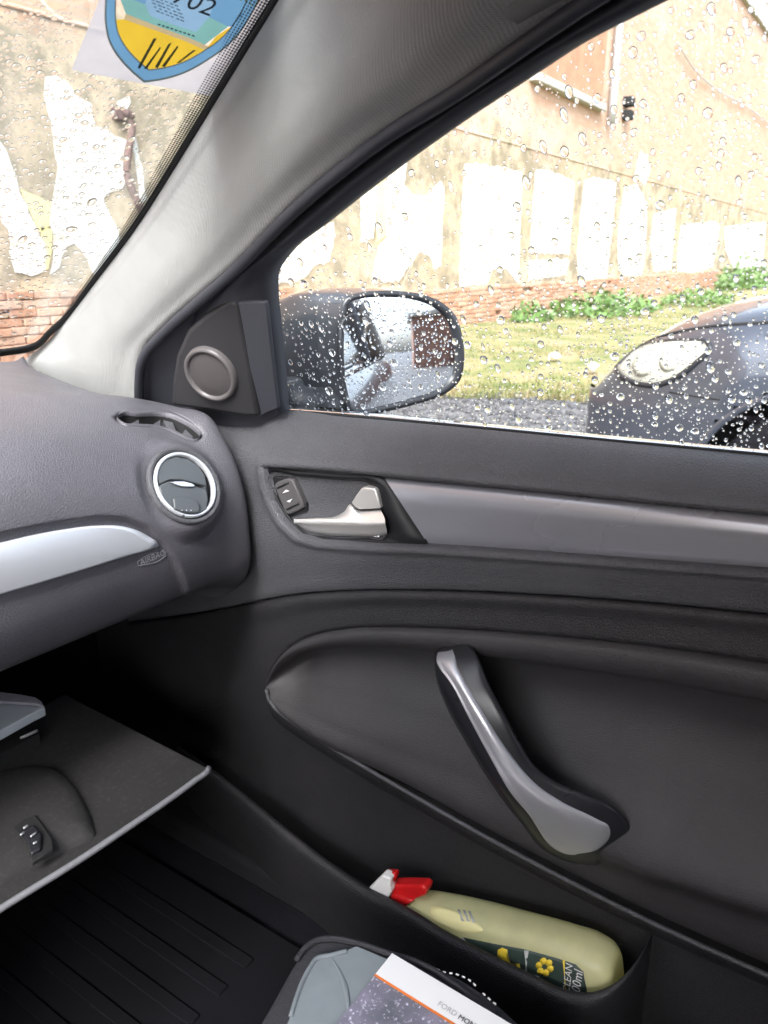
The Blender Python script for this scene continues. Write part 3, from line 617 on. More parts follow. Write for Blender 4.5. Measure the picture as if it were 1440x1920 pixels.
# -- windshield with seal and frit
wl = [WP([(20, 715)])[0]]
wA = WA-wup*.30; wB = WB+wup*.12
wsg = []
for k in np.linspace(0, 1, 14):
    rowp = []
    for j in np.linspace(0, 1, 24):
        p = wA+(wB-wA)*k - wdir*.06 + wdir*(1.56*j); u = max(0, j-.32)
        rowp.append(p-A(0, .72*u*u*1.25, 0))
    wsg.append(rowp)
ws = mk('windshield', np.array(wsg).reshape(-1, 3), gridfaces(14, 24), M['glass'], car)
seal_l = [(-80, 668), (0, 664), (55, 655), (95, 622), (120, 600), (180, 522), (250, 429), (350, 272), (450, 109), (518, 0), (575, -95)]
s0 = WP([(p[0]-4 if p[1] < 640 else p[0], p[1]-(7 if p[1] > 640 else 3)) for p in seal_l], .003); s1 = WP([(p[0]+5, p[1]+4) for p in seal_l], .005)
skin('windshield_seal', [s0-wn*.001, s0, s1, s1-wn*.012], 90, 10, M['matt'], ws)
f0 = [(120, 596), (180, 518), (250, 425), (350, 266), (450, 103), (514, 0), (560, -80)]; fo = [4, 8, 14, 24, 34, 44, 48]
fa = resample(WP(f0, .0025), 120); fb_ = resample(WP([(p[0]-o_, p[1]-o_*.55) for p, o_ in zip(f0, fo)], .0025), 120)
fm = mk('frit_band', np.concatenate([fa, fb_]), gridfaces(2, 120), M['frit'], ws, False)
uvl = fm.data.uv_layers.new(name='UVMap'); la = np.concatenate([[0], np.cumsum(np.linalg.norm(np.diff(fa, axis=0), axis=1))]); PITCHD = .0030
for lp in fm.data.loops:
    vi = lp.vertex_index; i = vi % 120; wd_ = np.linalg.norm(fa[i]-fb_[i]); uvl.data[lp.index].uv = (la[i]/PITCHD, 0.0 if vi < 120 else wd_/PITCHD)
# -- door frame (dark) from pillar seal to window opening
W = [(524, 800), (520, 766), (512, 690), (503, 610), (498, 560), (499, 526), (520, 492), (600, 426), (720, 333), (860, 233), (1000, 141), (1090, 83), (1180, 36), (1250, 1), (1400, -70)]
Cs = [(240, 800), (246, 745), (247, 700), (256, 655), (296, 608), (366, 546), (426, 494), (536, 380), (636, 296), (716, 236), (846, 155), (981, 50), (1130, -60)]
cs = FP(Cs, .725); wv_ = FP(W, .735); rs_ = resample(cs, 60); rw = resample(wv_, 60)
# matching rows by pixel: pair the two outlines along the same fraction, with a rubber bead and a groove between
def between(k, off): return rs_*(1-k)+rw*k-dn*off
skin('door_frame', [between(0, -.01), between(0, .004), between(.18, .010), between(.32, .004), between(.42, .002), between(.50, .010), between(.9, .012), rw-dn*.004, rw+dn*.025], 140, 60, M['frame'], car)
tube('frame_seal', FP([(262, 790), (261, 720), (264, 685), (273, 664), (308, 624), (376, 563), (436, 511), (548, 398), (648, 313), (728, 253), (858, 172), (990, 80), (1100, 5), (1180, -45)], .702), .0065, M['frame'], car, 10, 80)
# -- headliner
o1 = FP([(978, 50), (1062, -2), (1150, -55)], .705); i1 = onX(885, -3, .552)
hl = [np.array([o1[0]+A(.03, 0, 0), o1[1]+A(.03, 0, 0), o1[2]+A(.03, 0, 0), A(.62, -.3, 1.35), A(.62, -1.3, 1.34)]),
      np.array([o1[0], o1[1], o1[2], A(.585, -.3, 1.36), A(.585, -1.3, 1.35)]),
      np.array([i1, A(.53, .16, 1.375), A(.52, .03, 1.39), A(.5, -.3, 1.405), A(.5, -1.3, 1.40)]),
      np.array([A(.25, .42, 1.39), A(.25, .25, 1.43), A(.25, .08, 1.44), A(.25, -.3, 1.45), A(.25, -1.3, 1.44)]),
      np.array([A(-.25, .42, 1.39), A(-.25, .25, 1.43), A(-.25, .08, 1.44), A(-.25, -.3, 1.45), A(-.25, -1.3, 1.44)]),
      np.array([A(-.60, .35, 1.35), A(-.60, .2, 1.36), A(-.60, .0, 1.36), A(-.6, -.3, 1.36), A(-.6, -1.3, 1.35)])]
skin('headliner', hl, 60, 60, M['liner'], car)
box('roof', (-.60, -1.55, 1.465), (.60, .40, 1.49), M['paint'], car, .01)
# -- door glass
gz = lambda y, z: A(GX-.38*(z-.99), y, z)
dg_ = [[gz(y, z) for y in np.linspace(-.55, 1.05, 20)] for z in np.linspace(.93, 1.42, 8)]
GP = lambda l, lift=0.0: Pc(l, A(GX+lift, 0, .99), dn)
door_glass = mk('door_window', np.array(dg_).reshape(-1, 3), gridfaces(8, 20), M['glass'], car)
# -- upper door panel (one soft piece, with a recess for release and strip)
K1 = [(290, 762), (335, 768), (400, 777), (450, 784), (482, 785), (505, 775), (525, 771), (640, 781), (800, 795), (1000, 814), (1200, 833), (1440, 855), (1620, 872)]
LU = [(300, 870), (340, 872), (400, 874), (450, 876), (490, 878), (520, 880), (560, 883), (640, 889), (800, 903), (1000, 923), (1200, 943), (1440, 967), (1620, 985)]
LL = [(240, 1062), (320, 1052), (390, 1041), (455, 1026), (490, 1018), (520, 1013), (560, 1011), (640, 1015), (800, 1025), (1000, 1039), (1200, 1055), (1440, 1072), (1620, 1086)]
S1 = [(240, 1164), (320, 1154), (390, 1144), (455, 1131), (490, 1124), (520, 1118), (560, 1112), (640, 1106), (800, 1104), (1000, 1112), (1200, 1126), (1440, 1149), (1620, 1169)]
sh_y = lambda c, d: [(p[0], p[1]+d) for p in c]
lerp = lambda a, b_, k: [(p[0]*(1-k)+q[0]*k, p[1]*(1-k)+q[1]*k) for p, q in zip(a, b_)]
RECESS = [(497, 877), (560, 880), (640, 886), (722, 894), (1000, 921), (1440, 965), (1640, 986), (1640, 1090), (1440, 1072), (1000, 1039), (803, 1026), (700, 1022), (600, 1015), (560, 1004), (532, 978), (512, 942), (500, 905)]
def rec(gp):
    v = gp.reshape(-1, 3); p = proj(v); d = sdf(RECESS, p); v = v.copy()
    v[:, 0] += .014*sm(-d, -1.5, 5) - .0035*np.exp(-((d-9)/7)**2)*(d > 0); return v.reshape(gp.shape)
skin('door_panel', [Xc(sh_y(K1, 5), .758), Xc(K1, .751), Xc(sh_y(K1, 9), .738), Xc(lerp(K1, LU, .35), .718), Xc(lerp(K1, LU, .75), .703), Xc(LU, .700), Xc(lerp(LU, LL, .5), .699), Xc(LL, .697), Xc(lerp(LL, S1, .35), .699), Xc(lerp(LL, S1, .7), .704), Xc(sh_y(S1, -5), .7075), Xc(S1, .7095), Xc(sh_y(S1, 1), .714)], 300, 150, M['door_up'], car, rec)
# -- chrome belt strip outside the glass
bl = [(515, 766), (640, 775), (800, 789), (1000, 808), (1200, 827), (1440, 849), (1620, 866)]
skin('belt_trim', [GP(sh_y(bl, 10), .010), GP(bl, .010), GP(sh_y(bl, -3), .016), GP(sh_y(bl, -5), .030), GP(sh_y(bl, -1), .040), GP(sh_y(bl, 14), .042)], 80, 24, M['chrome'], car)
skin('belt_seal', [GP(sh_y(bl, 12), -.012), GP(sh_y(bl, 3), -.009), GP(sh_y(bl, 1), -.003), GP(sh_y(bl, 9), -.001)], 80, 10, M['matt'], car)
# -- decor strip
T_ = [(722, 898), (860, 911), (1000, 924), (1200, 944), (1440, 968), (1620, 986)]; B_ = [(803, 1021), (900, 1028), (1010, 1036), (1200, 1051), (1440, 1068), (1620, 1081)]
skin('decor_strip', [Xc(T_, .722), Xc(T_, .7075), Xc(lerp(T_, B_, .04), .7045), Xc(lerp(T_, B_, .3), .6995), Xc(lerp(T_, B_, .65), .7005), Xc(lerp(T_, B_, .95), .705), Xc(B_, .708), Xc(B_, .722)], 160, 40, M['strip'], car)
# -- door release
bz_o = [(500, 881), (560, 884), (640, 890), (721, 899), (745, 925), (770, 965), (801, 1021), (760, 1021), (690, 1018), (610, 1012), (568, 1001), (540, 974), (517, 938), (503, 905)]
bz_i = [(507, 888), (560, 892), (640, 899), (692, 905), (704, 912), (713, 954), (726, 1002), (722, 1010), (690, 1010), (610, 1006), (574, 998), (545, 970), (523, 936), (510, 910)]
def rr(px, x, n=90): return Xc(resample(np.c_[np.array(px, float), np.zeros(len(px))], n, True)[:, :2], x)
shrink = lambda c, k, cx=None: [((p[0]-np.mean([q[0] for q in c]))*k+np.mean([q[0] for q in c]), (p[1]-np.mean([q[1] for q in c]))*k+np.mean([q[1] for q in c])) for p in c]
bez = rings('door_release', [rr(bz_o, .722), rr(bz_o, .706), rr(shrink(bz_o, .985), .7035), rr(lerp(bz_o, bz_i, .8), .7045), rr(bz_i, .7075), rr(shrink(bz_i, .96), .716), rr(shrink(bz_i, .92), .728)], M['black'], car, False, False)
rings('release_cup', [rr(shrink(bz_i, .93), .727), rr(shrink(bz_i, .86), .742), rr(shrink(bz_i, .5), .750)], M['matt'], bez, False, True)
lt_ = [(551, 975), (590, 972), (631, 968), (645, 960), (657, 946), (672, 957), (693, 957), (714, 955.5)]
lm_ = [(551, 976.5), (590, 976), (631, 976.5), (650, 977), (662, 977), (678, 978), (700, 978), (722, 977)]
lb_ = [(556, 983), (576, 994), (600, 999), (622, 1002), (650, 1003), (680, 1004), (705, 1004), (726, 1000)]
skin('lever', [Xc(lt_, .722), Xc(lt_, .708), Xc(sh_y(lt_, 1), .7045), Xc(lm_, .695), Xc(sh_y(lm_, 2), .6945), Xc(lerp(lm_, lb_, .6), .6985), Xc(lb_, .705), Xc(lb_, .72)], 70, 48, M['lever'], bez)
tabp = [(658, 943), (667, 929), (676, 917), (681, 914), (692, 914.5), (702, 916), (705, 920), (709, 936), (713.5, 953), (693, 954.5), (673, 955), (665, 950)]
tb = plate('lock_tab', Xc(tabp, .7005), (.012, 0, 0), M['lever'], bez, .0015, 2)
cupf = [(556, 905), (640, 911), (672, 914), (640, 962), (585, 966), (574, 950)]
tube('cup_seam', Xc([(606, 925), (616, 945), (626, 966)], .741), .0007, M['matt'], bez, 6, 10)
tube('drain_chip', Xc([(700, 1006), (712, 1006)], .7075), .0012, M['chrome'], bez, 8, 5)
swp = [(514, 909), (520, 904), (538, 897), (547, 899), (551, 905), (568, 944), (568, 951), (562, 956), (543, 965), (536, 963), (531, 954), (518, 922)]
snrm = A(.016, 0, 0)
swm = mat('switch_grey', (.085, .080, .083), .45)
sw = plate('window_switch', Xc(swp, .7035), snrm, swm, car, .002, 3)
plate('switch_base', Xc([(509, 893), (545, 896), (553, 900), (574, 948), (574, 958), (538, 972), (520, 938)], .7075), (.03, 0, 0), M['black'], sw, .002, 2)
for a, b_ in (((520, 915), (541, 905)), ((538, 955), (560, 944))): tube('switch_rib', Xc([a, b_], .7030), .0011, M['black'], sw, 8, 5)
for tri in ([(529, 925), (536, 918.5), (542, 921)], [(537, 940), (548, 935), (543, 942)]): plate('arrow_mark', Xc(tri, .7027), (.0008, 0, 0), M['white'], sw)

# -- lower door panel with insert
def rows_x(rows): return [Xc(c, x) for c, x in rows]
B0 = [(240, 1170), (380, 1150), (490, 1128), (560, 1116), (640, 1109), (800, 1107), (1000, 1115), (1200, 1129), (1440, 1152), (1620, 1172)]
B1 = [(300, 1290), (400, 1270), (480, 1225), (545, 1200), (620, 1178), (800, 1172), (1000, 1185), (1200, 1204), (1440, 1238), (1620, 1268)]
B2 = [(300, 1420), (400, 1400), (490, 1390), (560, 1395), (640, 1430), (800, 1520), (1000, 1630), (1200, 1735), (1440, 1845), (1620, 1925)]
B3 = [(300, 1560), (400, 1545), (490, 1560), (560, 1600), (640, 1650), (800, 1740), (1000, 1830), (1200, 1900), (1440, 1980), (1620, 2050)]
B4 = [(300, 1900), (400, 1900), (490, 1930), (560, 1960), (640, 1990), (800, 2040), (1000, 2090), (1200, 2120), (1440, 2180), (1620, 2230)]
INS_T = [(500, 1292), (502, 1278), (508, 1262), (525, 1233), (545, 1213), (575, 1197), (610, 1187), (660, 1180), (720, 1178), (800, 1180), (900, 1185), (1050, 1197), (1200, 1213), (1330, 1231), (1440, 1248), (1620, 1280)]
INS_B = [(500, 1292), (503, 1308), (512, 1322), (540, 1346), (600, 1386), (700, 1447), (800, 1505), (900, 1562), (1000, 1616), (1100, 1668), (1200, 1718), (1300, 1765), (1440, 1828), (1620, 1905)]
ins_poly = INS_T+INS_B[::-1]
def rec2(gp):
    v = gp.reshape(-1, 3).copy(); d = sdf(ins_poly, proj(v)); v[:, 0] += .05*sm(-d, -2, 12); return v.reshape(gp.shape)
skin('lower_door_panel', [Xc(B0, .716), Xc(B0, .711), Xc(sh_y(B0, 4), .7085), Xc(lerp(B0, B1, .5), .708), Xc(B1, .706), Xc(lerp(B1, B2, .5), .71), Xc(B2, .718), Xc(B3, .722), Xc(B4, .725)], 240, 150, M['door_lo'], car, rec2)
it = resample(Xc(INS_T, .706), 200); ib = resample(Xc(INS_B, .703), 200)
def ic(k, x):
    p = it*(1-k)+ib*k; p = p.copy(); s = np.linspace(0, 1, 200); taper = sm(s, 0, .12)
    p[:, 0] = .705*(1-taper)+x*taper; return p
def ins_disp(gp):
    v = gp.reshape(-1, 3).copy(); p = proj(v)
    # armrest ridge running back from the foot of the handle
    a = A(1120, 1560); b_ = A(1520, 1690); e_ = (b_-a)/np.linalg.norm(b_-a); q = p-a; tt = q@e_; dd = q@A(-e_[1], e_[0])
    v[:, 0] -= .030*sm(tt, -220, 120)*np.exp(-np.where(dd < 0, (dd/95)**2, (dd/45)**2))
    # soft bulge under the handle, hollow up front
    v[:, 0] -= .014*np.exp(-(((p[:, 0]-640)/150)**2+((p[:, 1]-1370)/70)**2)); return v.reshape(gp.shape)
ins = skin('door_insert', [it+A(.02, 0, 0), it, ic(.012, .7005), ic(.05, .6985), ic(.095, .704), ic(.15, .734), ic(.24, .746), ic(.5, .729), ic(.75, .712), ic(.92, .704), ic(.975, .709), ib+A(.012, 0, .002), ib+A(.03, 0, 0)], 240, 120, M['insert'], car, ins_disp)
tube('insert_bead', Xc(sh_y(INS_B, 1), .701), .0028, M['door_up'], ins, 10, 160)
skin('insert_skirt', [Xc(sh_y(INS_B, 3), .702), Xc(sh_y(INS_B, 10), .7025), Xc(sh_y(INS_B, 18), .706), Xc(sh_y(INS_B, 22), .722)], 120, 12, M['door_lo'], ins)
# -- pull handle
HL = [(838, 1208, .712), (820, 1222, .690), (817, 1240, .672), (820, 1270, .662), (842, 1330, .655), (872, 1385, .653), (905, 1440, .654), (945, 1500, .660), (985, 1548, .668), (1018, 1588, .677), (1056, 1612, .686), (1118, 1622, .694)]
HR = [(850, 1204, .714), (880, 1212, .694), (898, 1238, .676), (912, 1275, .664), (940, 1330, .657), (972, 1390, .656), (1002, 1437, .659), (1040, 1466, .665), (1090, 1488, .674), (1140, 1510, .684), (1172, 1538, .693), (1182, 1572, .700), (1158, 1606, .703)]
hL = resample(Xc(HL), 60); hR = resample(Xc(HR), 60)
hc = lambda k, inw: np.array([hL[i]*(1-k)+hR[i]*k-A(inw*math.sin(math.pi*min(1, max(0.0, (i+1)/60*1.0)))**.5, 0, 0) for i in range(60)])
hmid = hL*.5+hR*.5
def away(p, d, k=0.0): q = p*(1-k)+hmid*k; return q+(q-CAM)/np.linalg.norm(q-CAM, axis=1)[:, None]*d
hd = skin('pull_handle', [away(hL, .075, .5), away(hL, .06, .12), away(hL, .014, .0), hL, hc(.2, .009), hc(.5, .013), hc(.8, .009), hR, away(hR, .014, .0), away(hR, .06, .12), away(hR, .076, .5)], 110, 72, M['satinblack'], car)
hb = bvh_of(hd)
inl = [(819, 1228), (820, 1219), (836, 1215), (850, 1217), (853, 1228), (853, 1244), (862, 1269), (880, 1300), (902, 1333), (951, 1406), (979, 1443), (1009, 1473), (1055, 1504), (1085, 1519), (1116, 1534), (1140, 1548), (1146, 1560), (1131, 1583), (1110, 1596), (1086, 1602), (1057, 1600), (1030, 1584), (1010, 1556), (994, 1528), (963, 1489), (917, 1406), (881, 1333), (850, 1276), (832, 1257), (820, 1244)]
inL = [(822, 1222), (820, 1244), (830, 1258), (845, 1278), (875, 1335), (914, 1408), (961, 1490), (993, 1529), (1010, 1556), (1030, 1584), (1057, 1599), (1075, 1601)]
inR = [(848, 1217), (853, 1230), (856, 1246), (867, 1268), (904, 1332), (951, 1406), (1009, 1473), (1055, 1504), (1116, 1534), (1143, 1551), (1144, 1568), (1124, 1590)]
def on_h(c, lift):
    r = []
    for p in resample(np.c_[np.array(c, float), np.zeros(len(c))], 70)[:, :2]:
        l, n_ = hit(hb, p[0], p[1])
        if l is None: l = r[-1]+A(0, 0, 0) if r else onX(p[0], p[1], .67)
        else: l = l-A(lift, 0, 0)
        r.append(l)
    return np.array(r)
q2 = lambda k: [(a[0]*(1-k)+b_[0]*k, a[1]*(1-k)+b_[1]*k) for a, b_ in zip(resample(np.c_[np.array(inL, float), np.zeros(len(inL))], 30)[:, :2], resample(np.c_[np.array(inR, float), np.zeros(len(inR))], 30)[:, :2])]
skin('handle_inlay', [on_h(q2(0), -.004), on_h(q2(.02), .0018), on_h(q2(.25), .0022), on_h(q2(.5), .0034), on_h(q2(.78), .004), on_h(q2(.98), .0018), on_h(q2(1), -.004)], 120, 30, mat('inlay_silver', (.60, .60, .64), .36, metal=.6, var=.02, rvar=.02), hd)
# -- door pocket
RIM = [(330, 1405, .69), (400, 1456, .675), (470, 1512, .66), (540, 1570, .65), (620, 1632, .64), (690, 1678, .632), (760, 1714, .626), (829, 1757, .62), (900, 1794, .615), (995, 1842, .61), (1057, 1870, .61), (1100, 1875, .614), (1142, 1861, .626), (1175, 1832, .645), (1200, 1797, .67), (1218, 1762, .70)]
rim = resample(Xc(RIM), 90)
drop = lambda d, dx=0.0: np.array([(p[0]+dx, p[1], p[2]-d) for p in rim])
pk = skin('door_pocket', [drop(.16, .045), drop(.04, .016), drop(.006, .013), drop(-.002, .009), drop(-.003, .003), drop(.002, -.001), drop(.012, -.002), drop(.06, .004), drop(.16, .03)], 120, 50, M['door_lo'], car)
LO = .285
skin('pocket_floor', [drop(.075, .012), drop(.085, .03), np.array([(.72, p[1], p[2]-.085) for p in rim])], 60, 10, M['matt'], pk)
tube('pocket_tray_line', Xc([(690, 1672), (760, 1655), (800, 1668), (850, 1695)], .705), .0015, M['door_up'], pk, 6, 30)

# -- tweeter panel, mirror cover
sp_ = [(320, 762), (322, 715), (330, 665), (350, 620), (380, 592), (425, 562), (444, 564), (452, 590), (468, 680), (486, 782), (460, 783), (400, 772)]
spn = A(-1, -.22, -.33); spn /= np.linalg.norm(spn); sp0 = onX(400, 700, .682)
sail = plate('tweeter_panel', Pc(sp_, sp0, spn), -spn*.03, mat('tweeter_panel_plastic', (.026, .025, .028), .55), car, .006, 3)
cc = Pc([(397, 700)], sp0, spn)[0]
lathe('tweeter_ring', cc, spn, [(.0365, .0), (.0355, .006), (.0325, .0085), (.030, .0065), (.029, .004)], mat('tweeter_ring_grey', (.11, .10, .102), .35), sail, 56)
lathe('tweeter_grille', cc, spn, [(.0292, .004), (.022, .0065), (.012, .008), (.001, .0085)], M['grille'], sail, 48, False, True)
mcp = [(446, 567), (470, 566), (496, 566), (499, 575), (504, 620), (512, 690), (521, 766), (500, 774), (484, 784), (470, 700), (456, 620)]
plate('mirror_cover', FP(mcp, .712), dn*.006, M['frame'], car, .0015, 3)

# ================================================================== DASHBOARD
prof = {
 -.45: [(1.28, 1.02), (1.0, 1.05), (.80, 1.035), (.70, 1.0), (.665, .955), (.652, .92), (.647, .875), (.647, .835), (.665, .795), (.73, .77), (.95, .76)],
 .25: [(1.20, 1.040), (.95, 1.046), (.79, 1.030), (.70, .995), (.665, .955), (.652, .92), (.647, .875), (.647, .835), (.665, .795), (.73, .77), (.95, .76)],
 .45: [(1.13, 1.036), (.93, 1.036), (.78, 1.018), (.70, .986), (.667, .946), (.655, .91), (.648, .87), (.648, .83), (.663, .79), (.72, .765), (.92, .76)],
 .57: [(1.08, 1.032), (.91, 1.019), (.775, 1.0), (.710, .972), (.679, .936), (.662, .90), (.654, .865), (.653, .825), (.665, .785), (.71, .762), (.9, .755)],
 .635: [(1.06, 1.027), (.90, 1.0), (.765, .988), (.713, .964), (.685, .930), (.668, .895), (.660, .86), (.658, .82), (.668, .783), (.705, .758), (.88, .752)],
}
dcur = [np.array([(x, y, z) for y, z in prof[x]]) for x in sorted(prof)]
Ecur = np.array([onZ(45, 670, 1.027), onZ(80, 713, 1.002), onZ(150, 738, .991), onX(250, 748, .672), onX(330, 763, .676), onX(395, 783, .678), onX(428, 838, .68), onX(454, 910, .68), onX(467, 1000, .68), onX(469, 1050, .68), onX(461, 1078, .68), onX(440, 1099, .68), A(.665, .78, .750), A(.65, .90, .765)])
E2 = Ecur+A(.010, .012, -.010); E3 = Ecur+A(.016, .04, -.03)
VC = A(0, 0, 0); VN = A(-.06, -.86, .50); VN /= np.linalg.norm(VN); VC = onY(345, 911, .667)
SLOT = [(219, 783), (228, 776), (260, 776), (300, 776), (320, 779), (345, 790), (365, 803), (376, 816), (370, 823), (355, 820), (338, 812), (318, 803), (290, 797), (255, 795), (232, 793)]
AIRB = [(-300, 1070), (-100, 1023), (0, 1001), (110, 979), (190, 968), (240, 971), (280, 988), (312, 1020), (335, 1055), (352, 1100), (360, 1400), (-300, 1400)]
def dash_disp(gp):
    v = gp.reshape(-1, 3).copy(); p = proj(v)
    u, w_, n_ = basis(VN); q = v-VC; rad = np.sqrt((q@u)**2+(q@w_)**2); near = np.abs(q@n_) < .12
    k = near*sm(rad, .066, .048); tgt = v-np.outer(q@n_, n_)              # flatten round the outlet
    v = v*(1-k[:, None])+tgt*k[:, None]
    hole = near*sm(rad, .0435, .0405); v -= np.outer(hole*.035, n_)
    d = sdf(SLOT, p); v += np.outer(sm(-d, -4, 2)*.030, A(0, .45, -.89))
    d2 = sdf(AIRB, p); v[:, 1] += .0065*sm(-d2, -2, 7)
    return v.reshape(gp.shape)
dash = skin('dashboard', dcur+[Ecur, E2, E3], 320, 330, M['dash'], car, dash_disp)
dbv = bvh_of(dash)
# demister outlet: moulded lip, dark throat, fins
g0 = skin_pts(dcur+[Ecur, E2, E3], 160, 165); d0 = BVHTree.FromPolygons([Vector(p) for p in g0.reshape(-1, 3)], gridfaces(165, 160))
so_ = resample(np.c_[np.array(SLOT, float), np.zeros(len(SLOT))], 70, True)[:, :2]; sc_ = so_.mean(0)
ctr = np.array([(p[0], np.interp(p[0], [219, 260, 300, 330, 376], [785, 786, 787, 795, 819])) for p in so_])   # mid line of the slot
def srow(k, lift):
    r = []
    for p, c in zip(so_, ctr):
        q = c+(p-c)*k; l, n_ = hit(d0, q[0], q[1]); r.append(l+A(0, -.45, .89)*lift)
    return np.array(r)
dslot = rings('demister_outlet', [srow(1.55, -.004), srow(1.45, .0006), srow(1.15, .0016), srow(1.02, .0006), srow(.98, -.004)], M['dash'], dash, False, False)
rings('outlet_throat', [srow(.98, -.004), srow(.9, -.018), srow(.4, -.022)], M['matt'], dash, False, True)
for q in ([(236, 793), (262, 778), (264, 795)], [(275, 796), (303, 779), (302, 799)], [(308, 780), (326, 784), (334, 804), (320, 801)], [(341, 810), (350, 797), (366, 812), (354, 817)]):
    plate('demister_fin', [hit(d0, p[0], p[1])[0]+A(0, .45, -.89)*.006 for p in q], A(0, .006, -.012), M['door_up'], dash, .0004, 1)
# air outlet
vent = lathe('air_vent', VC, VN, [(.0475, -.004), (.0475, .0035), (.0455, .0055), (.0425, .0045), (.040, .0), (.0395, -.028)], M['door_up'], car, 72)
lathe('chrome_ring', VC, VN, [(.0402, .0015), (.0398, .0055), (.0375, .0065), (.0358, .0045), (.0355, .0)], M['silver'], vent, 72)
u_, v_, n_ = basis(VN)
vd = M['dash']
vm = mat('vent_plastic', (.075, .083, .090), .42)
lathe('drum', VC-VN*.004, VN, [(.0350, -.02), (.0350, .0), (.030, .0015), (.015, .003), (.0005, .0035)], vm, vent, 60, False, True)
vpx = lambda l, lift: Pc(l, VC+VN*lift, VN)
plate('lower_flap', vpx([(298, 912), (306, 906), (322, 901), (360, 908), (385, 918), (391, 935), (388, 955), (372, 967), (345, 968), (322, 955), (306, 938)], .006), -VN*.004, vm, vent, .0015, 2)
plate('thumb_tab', vpx([(325, 934), (333, 930), (350, 931), (368, 936), (374, 945), (376, 957), (370, 962), (348, 961), (328, 954)], .0095), -VN*.0045, vm, vent, .0018, 3)
for k in (341, 350, 358): lathe('tab_dot', vpx([(k, 957)], .0095)[0], VN, [(.0006, 0), (.0005, .0006), (.0, .0008)], M['silver'], vent, 8)
plate('bright_bar', vpx([(320, 904), (328, 902), (345, 902), (360, 906), (367, 911), (360, 913), (340, 912), (328, 908)], .0085), -VN*.004, M['chrome'], vent, .0006, 2)
plate('upper_flap', vpx([(292, 879), (308, 863), (330, 856), (352, 860), (372, 872), (384, 890), (388, 912), (362, 905), (340, 900), (318, 900), (300, 908)], .0045), -VN*.004, vm, vent, .0015, 2)
# silver trim and airbag lettering
TR = [(-140, 1045), (-60, 1029), (0, 1017), (60, 1003), (120, 992), (180, 985), (225, 986), (255, 994), (278, 1006), (293, 1017), (296, 1022), (285, 1027), (240, 1040), (160, 1065), (80, 1089), (0, 1112), (-60, 1130), (-140, 1154)]
decal('dash_trim', TR, dbv, M['silver'], car, .005, .012, 14, 140, .0006)
pA, nA = hit(dbv, 260, 1060); pB, nB = hit(dbv, 306, 1040)
nA = nA if nA is not None else A(0, -1, .2)
text('airbag_lettering', 'AIRBAG', pA, pB, nA, mat('emboss_highlight', (.34, .34, .36), .4), dash, lift=.0028)  # dash-coloured embossing; light on its edges painted as paler letters and border
for dx, dy in ((0, 0),):
    loop = [(258, 1053), (266, 1047), (300, 1035), (309, 1035), (310, 1041), (304, 1047), (268, 1059), (259, 1060)]
    lp_ = [hit(dbv, *p)[0]+nA*.0004 for p in loop]; lp_.append(lp_[0]); tube('lettering_border', lp_, .0004, bpy.data.materials['emboss_highlight'], dash, 6, 60)
# glove box
gb = empty('glove_box_tmp', (0, 0, 0)); bpy.data.objects.remove(gb)
lidp = [(-260, 1870), (-120, 1785), (0, 1705), (150, 1612), (250, 1545), (320, 1497), (365, 1464), (390, 1444), (391, 1440), (382, 1434), (300, 1392), (180, 1330), (120, 1300)]
lid2 = [tuple(onZ(p[0], p[1], .600)) for p in lidp]; lid2 += [(.02, .83, .60), (.02, .60, .60)]
lid = plate('glove_box_lid', lid2, (0, 0, -.006), mat('lid_inner_plastic', (.019, .018, .018), .75, dust=.09, vscale=12), car, .003, 2)
tube('lid_edge', [onZ(p[0], p[1], .598) for p in lidp[:9]], .0035, mat('lid_edge_grey', (.20, .205, .22), .5), lid, 10, 80)
MOLD = [(-60, 1480), (-20, 1455), (40, 1442), (90, 1442), (130, 1465), (158, 1505), (176, 1550), (178, 1572), (140, 1588), (60, 1628), (-60, 1695)]
mo = [onZ(p[0], p[1], .6) for p in MOLD]; cm = np.mean(mo, 0)
r0 = resample(np.array(mo), 60, True); mold = rings('lid_moulding', [r0, cm+(r0-cm)*.97+A(0, 0, .004), cm+(r0-cm)*.85+A(0, 0, .010), cm+(r0-cm)*.6+A(0, 0, .013), cm+(r0-cm)*.1+A(0, 0, .014)], lid.data.materials[0], lid, False, True)
lzz = .617
plate('latch_well', Zc([(24, 1552), (45, 1534), (66, 1527), (80, 1545), (98, 1572), (100, 1592), (60, 1616), (48, 1580)], lzz), (0, 0, -.006), M['matt'], lid, .001, 1)
plate('latch', Zc([(34, 1558), (62, 1545), (78, 1562), (76, 1590), (58, 1600), (50, 1575)], lzz+.004), (0, 0, -.006), M['satinblack'], lid, .0015, 2)
for a, b_ in (((44, 1553), (52, 1548)), ((38, 1566), (45, 1561)), ((57, 1569), (68, 1561)), ((62, 1582), (70, 1578))): tube('latch_claw', Zc([a, b_], lzz+.006), .0012, M['pipe'], lid, 6, 4)
pst = onZ(84, 1508, .616); lathe('lid_stud', pst, (0, 0, 1), [(.011, 0), (.010, .003), (.006, .004), (.005, .001), (.0, .0005)], M['satinblack'], lid, 24)
box('glove_box_housing', (-.05, .80, .60), (.44, 1.08, .615), M['matt'], car)
box('glove_box_back', (-.05, 1.06, .60), (.44, 1.08, .78), M['matt'], car)
tube('housing_clip', [onZ(38, 1384, .625), onZ(70, 1370, .625)], .0018, mat('clip_grey', (.3, .3, .31), .5), lid, 6, 4)
